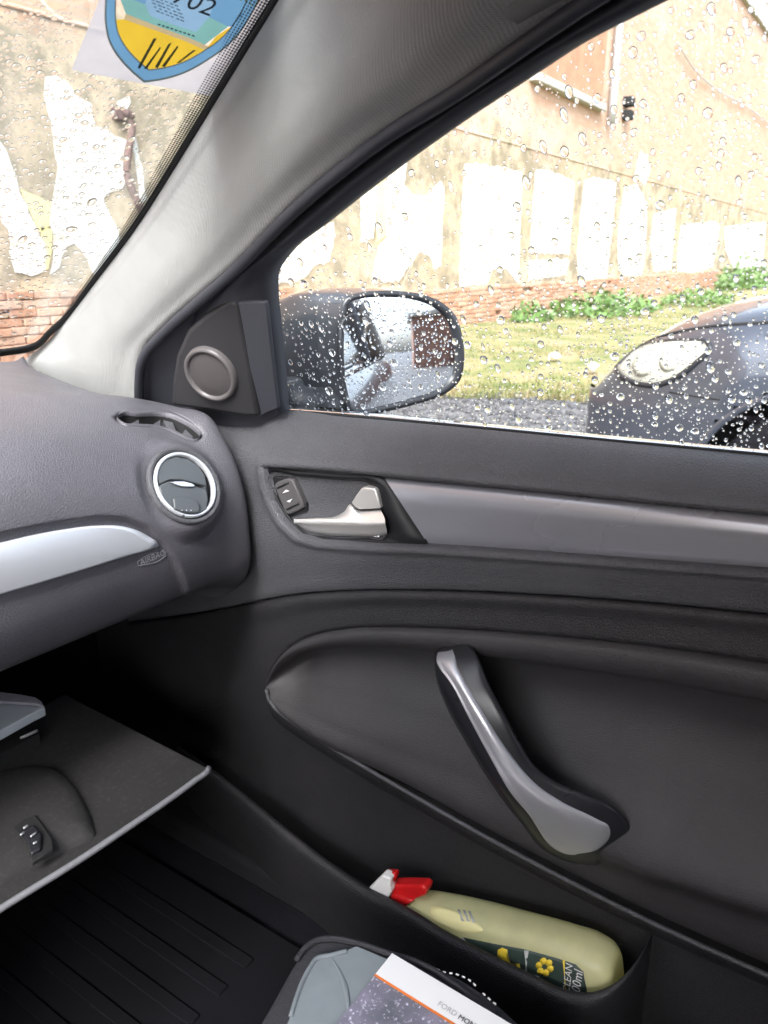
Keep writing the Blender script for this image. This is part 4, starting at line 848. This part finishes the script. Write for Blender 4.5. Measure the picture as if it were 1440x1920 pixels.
# papers in a plastic wallet, in the glove box
bp_ = [(-120, 1290), (-40, 1296), (0, 1300), (40, 1308), (72, 1312), (80, 1318), (84, 1326), (60, 1338), (0, 1371), (-120, 1435)]
bgp = [onZ(p[0], p[1], .655) for p in bp_]
pw = plate('document_wallet', bgp, (0, 0, -.012), M['bag'], None, .0012, 1); tag(pw, 'pale bluish plastic document wallet lying in the open glove box', 'wallet')
plate('wallet_flap', [onZ(p[0], p[1], .662) for p in [(-120, 1262), (-40, 1284), (0, 1297), (40, 1302), (66, 1307), (78, 1315), (84, 1326), (72, 1319), (40, 1317), (0, 1314), (-120, 1296)]], (0, 0, -.004), mat('wallet_film', (.30, .29, .34), .3), pw, .0006, 1)
# -- floor, footwell, shell
box('floor', (-.72, -1.7, .20), (.74, 1.10, .235), M['carpet'], car)
box('firewall', (-.80, 1.10, .20), (.82, 1.14, 1.0), M['carpet'], car)
box('kick_panel', (.735, .80, .20), (.76, 1.12, .97), M['door_lo'], car, .01)
box('sill_trim', (.68, -.6, .235), (.74, 1.0, .28), M['black'], car, .01)
box('rear_bulkhead', (-.72, -1.72, .2), (.72, -1.66, 1.02), M['carpet'], car)
box('left_door', (-.80, -1.7, .2), (-.74, 1.15, .98), M['door_lo'], car, .01)
box('rear_door', (.735, -1.7, .2), (.775, -.5, .97), M['door_lo'], car, .01)
tube('left_pillar', [A(-.70, 1.14, 1.02), A(-.60, .45, 1.40)], .045, M['pillar'], car, 10, 6)
for sx in (-1, 1): tube('centre_pillar', [A(sx*.74, -.48, .95), A(sx*.62, -.52, 1.38)], .06, M['frame'], car, 10, 6); tube('rear_pillar', [A(sx*.70, -1.66, .98), A(sx*.58, -1.35, 1.40)], .09, M['liner'], car, 10, 6)
# outer skin of the doors, bonnet
osk = lambda dx, z: np.array([(GX+dx, 2.0, z-.05), (GX+dx+.015, 1.0, z), (GX+dx+.02, .3, z), (GX+dx+.02, -.5, z+.01), (GX+dx, -1.4, z+.02), (GX+dx-.10, -2.1, z+.02)])
skin('door_skin', [osk(.035, .975), osk(.075, .93), osk(.105, .80), osk(.115, .60), osk(.10, .42), osk(.07, .22)], 60, 40, M['paint'], car)
skin('bonnet', [np.array([(x, 1.36-.1*x*x, .93-.05*x*x) for x in np.linspace(-.75, .75, 9)]), np.array([(x, 1.8, .88-.05*x*x) for x in np.linspace(-.78, .78, 9)]), np.array([(x, 2.25-.2*x*x, .74-.05*x*x) for x in np.linspace(-.75, .75, 9)])], 20, 14, M['paint'], car)
# passenger seat
def pillow(name, c, hx, hy, hz, m, parent, p=4.0, rot=0.0):
    n1, n2 = 28, 14; rs = []
    for i in range(n2+1):
        ph = -math.pi/2+math.pi*i/n2; ring = []
        for j in range(n1):
            th = 2*math.pi*j/n1; f = lambda v_, e_: math.copysign(abs(v_)**e_, v_)
            x = hx*f(math.cos(ph), 2/p)*f(math.cos(th), 2/p); y = hy*f(math.cos(ph), 2/p)*f(math.sin(th), 2/p); z = hz*f(math.sin(ph), 2/p)
            ring.append((c[0]+x, c[1]+y*math.cos(rot)-z*math.sin(rot), c[2]+y*math.sin(rot)+z*math.cos(rot)))
        rs.append(np.array(ring))
    return rings(name, rs, m, parent)
fab = mat('seat_fabric', (.03, .03, .033), .9, grain=('weave', 300), gstr=.6, gdist=.001)
seat = pillow('seat_cushion', (.27, -.02, .40), .255, .36, .085, fab, car)
pillow('seat_back', (.27, -.52, .80), .25, .085, .36, fab, seat, 4, -.25)
box('seat_base', (.08, -.30, .235), (.48, .22, .36), M['matt'], seat, .02)

# driver's seat and centre console: unseen, added to keep light off the footwell
ds = pillow('driver_seat', (-.36, -.15, .40), .25, .36, .085, fab, car); pillow('driver_seat_back', (-.36, -.62, .80), .25, .085, .38, fab, ds, 4, -.25)
box('centre_console', (-.13, -.35, .235), (.06, .70, .50), M['door_lo'], car, .03); box('centre_stack', (-.20, .66, .30), (.12, .90, .90), M['door_lo'], car, .03)

# -- side mirror
MN = A(-.491, -.869, .0624); MN /= np.linalg.norm(MN); MP0 = A(.90, .666, 1.05)
MP = lambda l, lift=0.0: Pc(l, MP0+MN*lift, MN)
mgl = [(647, 590), (656, 566), (675, 560), (720, 557), (770, 561), (812, 576), (836, 598), (850, 635), (853, 680), (846, 708), (822, 728), (770, 746), (715, 760), (672, 767), (660, 762), (650, 735), (644, 690), (643, 640)]
mrm = [(636, 588), (648, 558), (674, 549), (722, 545), (775, 549), (822, 565), (850, 590), (864, 633), (867, 682), (859, 714), (832, 738), (776, 758), (718, 772), (668, 780), (652, 774), (640, 738), (634, 690), (632, 640)]
smr = lambda c, n=80: resample(np.c_[np.array(c, float), np.zeros(len(c))], n, True)[:, :2]
ro = MP(smr(mrm)); ri = MP(smr(mgl))
fwd = A(.06, 1, .0); fwd /= np.linalg.norm(fwd); cen = ro.mean(0)
def back(k, d, sx=0): return (cen+(ro-cen)*A(1, 1, 1)*k) + fwd*d + A(sx, 0, 0)
# squash depth so the back rings lie in planes across the car
hs_ = []
for k, d, sx in ((1.0, .0, 0), (1.03, .025, 0), (1.04, .07, -.008), (1.0, .12, -.018), (.88, .165, -.028), (.64, .195, -.036), (.3, .207, -.04)):
    r = back(k, d, sx); r[:, 1] = r[:, 1]*(1-min(1, d*6))+(r[:, 1].mean())*min(1, d*6) if d > 0 else r[:, 1]; hs_.append(r)
mh = rings('side_mirror', hs_, M['housing'], car, False, True)
rings('mirror_rim', [ro+fwd*.003, ro-fwd*.003, ro*.5+ri*.5-fwd*.005, ri-fwd*.002, ri+fwd*.014], M['satinblack'], mh, False, False)
mc_ = ri.mean(0); RC = 1.25; mrs = []
def dome(p): r2_ = ((p-mc_)**2).sum(-1); return p+np.outer(-r2_/(2*RC)+.004, MN)
for k in (1.0, .9, .8, .68, .56, .44, .32, .2, .1, .02): mrs.append(dome(mc_+(ri-mc_)*k))
mg = rings('mirror_glass', mrs, M['mirror'], mh, False, True)
MGP = lambda l: dome(Pc(l, mc_, MN))+MN*.0003
plate('mirror_foot', Xc([(505, 708), (520, 705), (572, 704), (582, 735), (590, 775), (600, 800), (505, 800)], .845), (-.07, 0, 0), M['arm'], mh, .01, 3)
tube('mirror_arm', [onX(555, 760, .80), onX(590, 765, .87), onX(640, 760, .92)], .03, M['arm'], mh, 12, 10)

# ================================================================== THINGS IN THE CAR
# spray bottle in the door pocket
sb = empty('spray_bottle', tuple(onX(950, 1790, .665)-A(0, 0, .06))); tag(sb, 'pale yellow spray bottle with red trigger lying in the door pocket', 'bottle')
ba = onX(752, 1700, .662); bb = onX(1158, 1838, .668)
ax = (bb-ba); BL = np.linalg.norm(ax); ax /= BL
bu = np.cross(ax, A(1, 0, 0)); bu /= np.linalg.norm(bu); bu = bu if bu[2] > 0 else -bu; bw_ = np.cross(ax, bu)
brs = []; nb = 40
for t_, a, b_ in [(-.01, .012, .012), (.0, .0165, .016), (.03, .0165, .016), (.05, .021, .018), (.12, .028, .023), (.25, .034, .027), (.42, .038, .030), (.62, .041, .031), (.82, .043, .032), (.93, .042, .031), (.98, .037, .027), (1.0, .030, .022), (1.0, .015, .01)]:
    th = np.linspace(0, 2*math.pi, nb, endpoint=False); ce = lambda c: np.sign(c)*np.abs(c)**.75
    brs.append(ba+ax*BL*t_+np.outer(ce(np.sin(th))*a, bu)+np.outer(ce(np.cos(th))*b_, bw_))
brs = np.array(brs); dk = np.maximum(np.linalg.norm(np.diff(brs, axis=0), axis=2).mean(1), 1e-4); kk = np.concatenate([[0], np.cumsum(dk)])
bot = rings('bottle_body', list(herm(brs, kk, np.linspace(0, kk[-1], 70))), M['bottle'], sb, True, True)
bbv = bvh_of(bot)
lg = mat('label_dark_green', (.045, .07, .06), .4, var=.3, vscale=40); ly = mat('label_yellow', (.85, .62, .05), .45); lgr = mat('label_grey', (.45, .46, .44), .5); lc = mat('label_cream', (.72, .68, .42), .5)
decal('front_label', [(868, 1757), (920, 1768), (975, 1778), (985, 1780), (1040, 1795), (1080, 1808), (1095, 1822), (1100, 1850), (1105, 1880), (1040, 1880), (960, 1850), (895, 1795)], bbv, lg, bot, .0008, .001, 6, 12, 0, False)
for blob in ([(934, 1780), (942, 1776), (952, 1780), (953, 1790), (960, 1812), (965, 1806), (975, 1806), (978, 1822), (980, 1840), (965, 1832), (944, 1816), (940, 1800), (933, 1790)],):
    decal('label_flower', blob, bbv, ly, bot, .0016, 0, 3, len(blob), 0, False)
fc_ = (1022, 1812)
for k in range(6):
    a = k*math.pi/3+.3; p = (fc_[0]+11*math.cos(a), fc_[1]+11*math.sin(a)); decal('label_petal', [(p[0]+6.5*math.cos(a+q), p[1]+6.5*math.sin(a+q)) for q in np.linspace(0, 6.283, 9)[:-1]], bbv, ly, bot, .0018, 0, 2, 8, 0, False)
decal('label_stripe', [(984, 1781), (992, 1782), (992, 1850), (984, 1846)], bbv, lgr, bot, .0018, 0, 2, 4, 0, False)
decal('label_stripe', [(1056, 1800), (1060, 1801), (1064, 1868), (1060, 1868)], bbv, ly, bot, .0018, 0, 2, 4, 0, False)
decal('label_window', [(996, 1826), (1012, 1830), (1012, 1850), (996, 1845)], bbv, lgr, bot, .0018, 0, 2, 4, 0, False)
decal('label_swash', [(806, 1705), (870, 1715), (905, 1745), (870, 1750), (830, 1735), (808, 1722)], bbv, mat('label_pale_yellow', (.80, .74, .38), .4), bot, .0008, 0, 4, 30, 0)
decal('label_patch', [(862, 1762), (868, 1757), (894, 1793), (876, 1784)], bbv, lgr, bot, .0016, 0, 2, 4, 0, False)
for (s_, a, b_) in (('500ml', (1088, 1868), (1095, 1818)), ('CLEAN', (1070, 1858), (1076, 1806)), ):
    pa, na = hit(bbv, *a); pb2, _ = hit(bbv, *b_)
    if pa is not None and pb2 is not None: text('label_lettering', s_, pa+na*.003, pb2+na*.003, na, M['white'], bot, lift=.001)
for k, p in enumerate([(858, 1706), (868, 1707), (878, 1709)]): decal('side_print', [p, (p[0]+5, p[1]+1), (p[0]+14, p[1]+22), (p[0]+8, p[1]+21)], bbv, lgr, bot, .0012, 0, 2, 4, 0, False)
zx = lambda l, x: Xc(l, x)
plate('spray_nozzle', zx([(684, 1673), (716, 1641), (733, 1648), (730, 1662), (734, 1672), (722, 1697), (706, 1688)], .642), (.014, 0, 0), M['white'], sb, .002, 2)
plate('nozzle_tip', zx([(714, 1641), (722, 1637), (740, 1638), (742, 1645), (735, 1660), (730, 1660), (733, 1648)], .650), (.010, 0, 0), M['red'], sb, .002, 2)
plate('trigger', zx([(733, 1660), (762, 1660), (792, 1661), (800, 1668), (797, 1680), (776, 1688), (745, 1690), (732, 1676)], .650), (.018, 0, 0), M['red'], sb, .003, 3)
plate('collar', zx([(722, 1697), (734, 1676), (762, 1686), (775, 1691), (758, 1701), (750, 1714)], .645), (.032, 0, 0), M['red'], sb, .003, 3)
# rubber mat
rm = empty('rubber_floor_mat', (.42, .85, .236)); tag(rm, 'black ribbed rubber mat on the passenger footwell floor', 'floor mat')
box('mat_sheet', (.12, .52, .236), (.63, 1.06, .246), M['rubber'], rm, .003)
for k in range(9): box('mat_rib', (.16+k*.05, .60, .246), (.178+k*.05, 1.0, .2495), M['rubber'], rm, .001, 1)
# portfolio on the seat
pf = empty('document_portfolio', tuple(onZ(740, 1900, .49))); tag(pf, 'black ribbed fabric document folder with clear sleeve on the passenger seat', 'folder')
PO = [(440, 2010), (470, 1950), (510, 1880), (556, 1800), (572, 1778), (595, 1763), (625, 1760), (660, 1766), (735, 1790), (800, 1806), (850, 1826), (905, 1860), (960, 1905), (1020, 1970), (900, 2150), (560, 2150)]
plate('folder_cover', [onZ(p[0], p[1], .505) for p in resample(np.c_[np.array(PO, float), np.zeros(16)], 90, True)[:, :2]], (0, 0, -.016), M['cordura'], pf, .005, 3)
SL = [(500, 2010), (545, 1905), (582, 1812), (592, 1797), (620, 1790), (650, 1782), (668, 1774), (720, 1796), (760, 1815), (908, 1890), (908, 1912), (870, 2010)]
sl = plate('clear_sleeve', [onZ(p[0], p[1], .510) for p in SL], (0, 0, -.0012), M['sleeve'], pf)
tube('sleeve_edge', [onZ(p[0], p[1], .511) for p in [(545, 1905), (582, 1812), (592, 1798), (620, 1791), (650, 1783)]], .0022, M['sleeve'], pf, 8, 30)
for cr_ in ([(618, 1792), (640, 1830), (652, 1880), (655, 1930)],): tube('sleeve_crease', [onZ(p[0], p[1], .5105) for p in cr_], [.0002, .002, .0005], M['sleeve'], pf, 6, 24, 1.6)
tube('folder_piping', [onZ(p[0], p[1], .507) for p in [(556, 1800), (572, 1778), (595, 1763), (625, 1760), (660, 1766), (735, 1790), (770, 1800), (810, 1818), (850, 1845), (890, 1875), (930, 1905)]], .003, M['cordura'], pf, 8, 60)
stl = resample(np.array([onZ(p[0], p[1], .5065) for p in [(775, 1797), (800, 1808), (830, 1822), (860, 1828), (880, 1838), (905, 1862), (935, 1888)]]), 61)
for i in range(0, 60, 4):
    if 40 < i < 46: continue
    tube('stitch', stl[i:i+3], .0009, M['thread'], pf, 6)
# booklet
bk = empty('owners_booklet', tuple(onZ(800, 1880, .512))); tag(bk, 'white and orange car handbook with starry purple cover on the folder', 'booklet')
bz = .516
q0 = onZ(735, 1788, bz); q1 = onZ(707, 1829, bz); q3 = onZ(960, 1922, bz); ed = (q3-q0)/np.linalg.norm(q3-q0); vd_ = q1-q0; vd_ = vd_-ed*(vd_@ed); bwid = np.linalg.norm(vd_); vd_ /= bwid
plate('cover', [q0, q0+ed*.21, q0+ed*.21+vd_*.15, q0+vd_*.15], (0, 0, -.005), M['galaxy'], bk)
up_ = A(0, 0, .0006)
plate('title_band', [q0+up_, q0+ed*.21+up_, q0+ed*.21+vd_*bwid+up_, q0+vd_*bwid+up_], (0, 0, -.0004), M['paper'], bk)
plate('orange_line', [q0+vd_*bwid+up_*1.4, q0+ed*.21+vd_*bwid+up_*1.4, q0+ed*.21+vd_*(bwid+.0022)+up_*1.4, q0+vd_*(bwid+.0022)+up_*1.4], (0, 0, -.0004), M['orange'], bk)
t0 = onZ(819, 1886, bz); t1 = onZ(853, 1908, bz)
text('title_lettering', 'FORD', t0+up_, t1+up_, A(0, 0, 1), mat('thin_grey_ink', (.45, .45, .46), .6), bk, lift=.0006)
sz_ = np.linalg.norm(t1-t0)/2.75
text('title_lettering', 'MONDEO', onZ(857, 1911, bz)+up_, onZ(857, 1911, bz)+up_+ed*.05, A(0, 0, 1), M['ink'], bk, size=sz_, lift=.0006)
text('title_lettering', 'MONDEO', onZ(857, 1911, bz)+up_+ed*.0004, onZ(857, 1911, bz)+up_+ed*.05, A(0, 0, 1), M['ink'], bk, size=sz_*1.005, lift=.0009)

# windshield sticker
stk = empty('windshield_sticker', tuple(WP([(300, 60)], .002)[0])); tag(stk, 'blue and yellow shield sticker on grey film, stuck inside the windshield', 'sticker')
lay = lambda l, k: WP(l, .0016+.0004*k)
def wpl(name, px, k, m): l = lay(px, k); return mk(name, l, [tuple(range(len(l)))], m, stk, False)
def wring(name, o_, i_, k, m):
    a_ = lay(o_, k); b_ = lay(i_, k); n = len(a_); return mk(name, np.concatenate([a_, b_]), [(i, i+1, n+i+1, n+i) for i in range(n-1)], m, stk, False)
r2 = lambda c, n=80: resample(np.c_[np.array(c, float), np.zeros(len(c))], n)[:, :2]
shield = [(200, -60), (197, 0), (197, 45), (204, 78), (220, 106), (243, 132), (270, 155), (300, 151), (345, 138), (392, 112), (430, 84), (462, 45), (486, 0), (510, -60)]
def r3(c):   # keep the pointed foot sharp
    return np.concatenate([r2(c[:7], 40), r2(c[6:], 41)[1:]])
scl = lambda k: [((p[0]-335)*k+335, (p[1]+10)*k-10) for p in r3(shield)]
quad = [(212, -60), (186, 0), (160, 65), (134, 131), (134, 131), (200, 144), (264, 156), (330, 168), (395, 180), (395, 180), (436, 112), (470, 55), (505, 0), (540, -60)]
wring('backing_film', np.concatenate([np.array(quad[:5], float)[np.clip(np.arange(40)//9, 0, 4)]*0+np.array([np.interp(np.linspace(0, 6, 40), range(7), [q[i] for q in quad[:7]]) for i in (0, 1)]).T, np.array([np.interp(np.linspace(0, 7, 41)[1:], range(8), [q[i] for q in quad[6:]]) for i in (0, 1)]).T]), scl(1.0), 0, M['film'])
wring('shield_outline', scl(1.0), scl(.975), 0, M['sdark']); wring('shield_border', scl(.975), scl(.865), 0, M['sblue']); wring('inner_outline', scl(.865), scl(.848), 0, M['sdark'])
ish = scl(.848); low = [p for p in ish if p[1] > 36 and p[0] < 384]
wpl('yellow_field', [tuple(p) for p in low]+[(384, 94), (352, 79), (300, 60), (232, 36)], 0, M['syellow'])
wpl('yellow_field', [(386, 92), (400, 84), (420, 66), (436, 50), (430, 52), (405, 68)], 0, M['syellow'])
wpl('label_backing', [(232, 36), (300, 60), (352, 79), (384, 94), (392, 88), (384, 84), (352, 70), (300, 51), (236, 26)], 0, M['sbrown'])
wpl('label_green', [(236, 26), (300, 51), (352, 70), (384, 84), (428, 50), (392, 32), (368, 60), (330, 48), (282, 30), (272, 8), (250, 0), (222, -10)], 0, M['sgreen'])
wpl('label_field', [(272, 8), (282, 30), (330, 48), (368, 60), (392, 32), (420, -40), (290, -60)], 0, M['slabel'])
wpl('blue_field', [(392, 32), (428, 50), (436, 50), (452, 30), (464, 0), (480, -60), (426, -60), (420, -40)], 0, M['sblue'])
wpl('blue_field', [(272, 8), (250, 0), (222, -10), (219, -60), (290, -60)], 0, M['sblue'])
for r in ([(258, 126), (288, 72), (294, 72), (262, 130)], [(270, 128), (300, 88), (302, 90), (275, 130)], [(290, 126), (316, 82), (322, 80), (296, 128)], [(303, 124), (332, 86), (335, 88), (309, 126)], [(331, 118), (362, 94), (368, 94), (336, 118)]): wpl('drawn_line', r, 1, M['sdark'])
def wtext(s, a, b_, m, k=1): text('sticker_lettering', s, lay([a], k)[0], lay([b_], k)[0], wn, m, stk, lift=.0002)
wtext('702', (318, 2), (392, 30), M['sink'])
for j in range(5):    # rows of small print, too fine to read
    for i in range(6):
        x0 = 279+3*j+i*9.5+random.uniform(0, 2); y0 = -2+6*j+(x0-279)*.38-8; L_ = random.uniform(5, 8.5)
        wpl('print_row', [(x0, y0), (x0+L_, y0+L_*.38), (x0+L_-.5, y0+L_*.38+1.6), (x0-.5, y0+1.6)], 1, M['sink'])
for i in range(9):
    x0 = 296+i*8; y0 = 44+(x0-296)*.33; wpl('print_row', [(x0, y0), (x0+5, y0+1.7), (x0+4.5, y0+4.2), (x0-.5, y0+2.5)], 1, M['sink'])
wtext('RLI', (447, 0), (480, 12), M['syellow'])

# ================================================================== RAINDROPS
def drops(name, pts, radii, nrm, hfac, m, stretch, down):
    nrm = np.asarray(nrm, float); nrm /= np.linalg.norm(nrm); dwn = np.asarray(down, float); dwn = dwn-nrm*(dwn@nrm); dwn /= np.linalg.norm(dwn); sd_ = np.cross(dwn, nrm)
    v = []; f = []; prof_ = [(1.0, 0.0), (.965, .30), (.87, .56), (.69, .79), (.40, .95)]
    for p, r in zip(pts, radii):
        n = 12 if r > .0016 else 8; b0 = len(v); st_ = 1+abs(random.gauss(0, stretch)); hh = r*hfac*random.uniform(.8, 1.15); wob = [random.uniform(.86, 1.12) for _ in range(n)]
        if n == 8: pf_ = prof_[:3]
        else: pf_ = prof_
        for (k, h) in pf_:
            for j in range(n):
                a = 2*math.pi*j/n; w_ = wob[j]*.6+.2*(wob[j-1]+wob[(j+1) % n]); y = math.sin(a)
                v.append(p+sd_*(r*k*math.cos(a)*w_/math.sqrt(st_))+dwn*(r*k*y*w_*st_*(1.0 if y > 0 else .92))+nrm*hh*h)
        top = len(v); v.append(p+nrm*hh+dwn*r*.06); nr_ = len(pf_)
        for i in range(nr_-1):
            for j in range(n): f.append((b0+i*n+j, b0+i*n+(j+1) % n, b0+(i+1)*n+(j+1) % n, b0+(i+1)*n+j))
        for j in range(n): f.append((b0+(nr_-1)*n+j, b0+(nr_-1)*n+(j+1) % n, top))
        bb0 = len(v)
        for j in range(n): v.append(v[b0+j].copy())
        f.append(tuple(bb0+j for j in range(n-1, -1, -1)))
    return mk(name, v, f, m)
def scatter(poly, n, sizes, dens=None, gap=1.15, skip=None):
    poly = np.array(poly, float); lo = poly.min(0); hi = poly.max(0); out = []; cell = {}; tries = 0
    while len(out) < n and tries < n*25:
        tries += 1; p = lo+(hi-lo)*rng.random(2)
        if sdf(poly, p[None])[0] > -3: continue
        if skip is not None and sdf(skip, p[None])[0] < 0: continue
        if dens is not None and rng.random() > dens(p): continue
        r = sizes(p); cx_, cy_ = int(p[0]//30), int(p[1]//30); ok = True
        for a in (-1, 0, 1):
            for b_ in (-1, 0, 1):
                for (q, s) in cell.get((cx_+a, cy_+b_), ()):
                    if (q[0]-p[0])**2+(q[1]-p[1])**2 < (gap*(r+s))**2: ok = False
        if ok: out.append((p, r)); cell.setdefault((cx_, cy_), []).append((p, r))
    return out
side_poly = [(500, 530), (520, 494), (600, 428), (720, 335), (860, 235), (1000, 143), (1090, 85), (1250, 3), (1480, -60), (1480, 855), (1200, 832), (800, 794), (640, 780), (522, 770), (508, 640)]
def ssz(p):
    r = min(9.0, max(1.5, 2.05*math.exp(rng.normal(0, .58))));
    if rng.random() < .07: r = rng.uniform(5.5, 9.5)
    return r
sdn = lambda p: .45+.55*sm(np.array(p[1]), 350, 700)
S = scatter(side_poly, 3600, ssz, sdn)
for k in range(34):                                   # short runs where drops have merged and slid
    x0 = rng.uniform(560, 1440); y0 = rng.uniform(60, 700); r0_ = rng.uniform(3, 5.5)
    for q in range(int(rng.integers(4, 10))):
        p = np.array([x0+rng.normal(0, 1.2)+q*1.2, y0+q*rng.uniform(8, 13)])
        if sdf(side_poly, p[None])[0] < -6: S.append((p, r0_*(.25+.1*q if q < 6 else .9)))
on = [GP([tuple(p)], .0006)[0] for p, r in S]
rad = [r/F*np.linalg.norm(o_-CAM)*.93 for (p, r), o_ in zip(S, on)]
dr = drops('raindrops', on, rad, dn, .72, M['water'], .28, A(0, -.25, -1)); tag(dr, 'clear raindrops beading on the outside of the door window', 'raindrops', kind='stuff')
wpoly = [(-60, -60), (500, -60), (505, 0), (440, 100), (340, 260), (240, 420), (110, 590), (50, 645), (-60, 655)]
def wsz(p): return min(9, max(1.2, 2.3*math.exp(rng.normal(0, .45))))
S2 = scatter(wpoly, 1100, wsz, lambda p: .5+.5*sm(np.array(p[1]), 380, 560), 1.5, [(160, -80), (130, 130), (400, 186), (560, -80)])
on2 = [WP([tuple(p)], -.0008)[0] for p, r in S2]
rad2 = [r/F*np.linalg.norm(o_-CAM)*1.5 for (p, r), o_ in zip(S2, on2)]
dr2 = drops('raindrops', on2, rad2, -wn, .20, M['water'], .25, A(0, .6, -1)); tag(dr2, 'flat raindrops on the outside of the slanted windshield', 'raindrops', kind='stuff')
S3 = scatter(mgl, 340, lambda p: rng.uniform(1.2, 2.6), None, 1.05)
on3 = [MGP([tuple(p)])[0] for p, r in S3]
rad3 = [r/F*np.linalg.norm(o_-CAM) for (p, r), o_ in zip(S3, on3)]
dr3 = drops('raindrops', on3, rad3, MN, .5, M['water'], .3, A(0, 0, -1)); tag(dr3, 'tiny raindrops covering the glass of the door mirror', 'raindrops', kind='stuff')
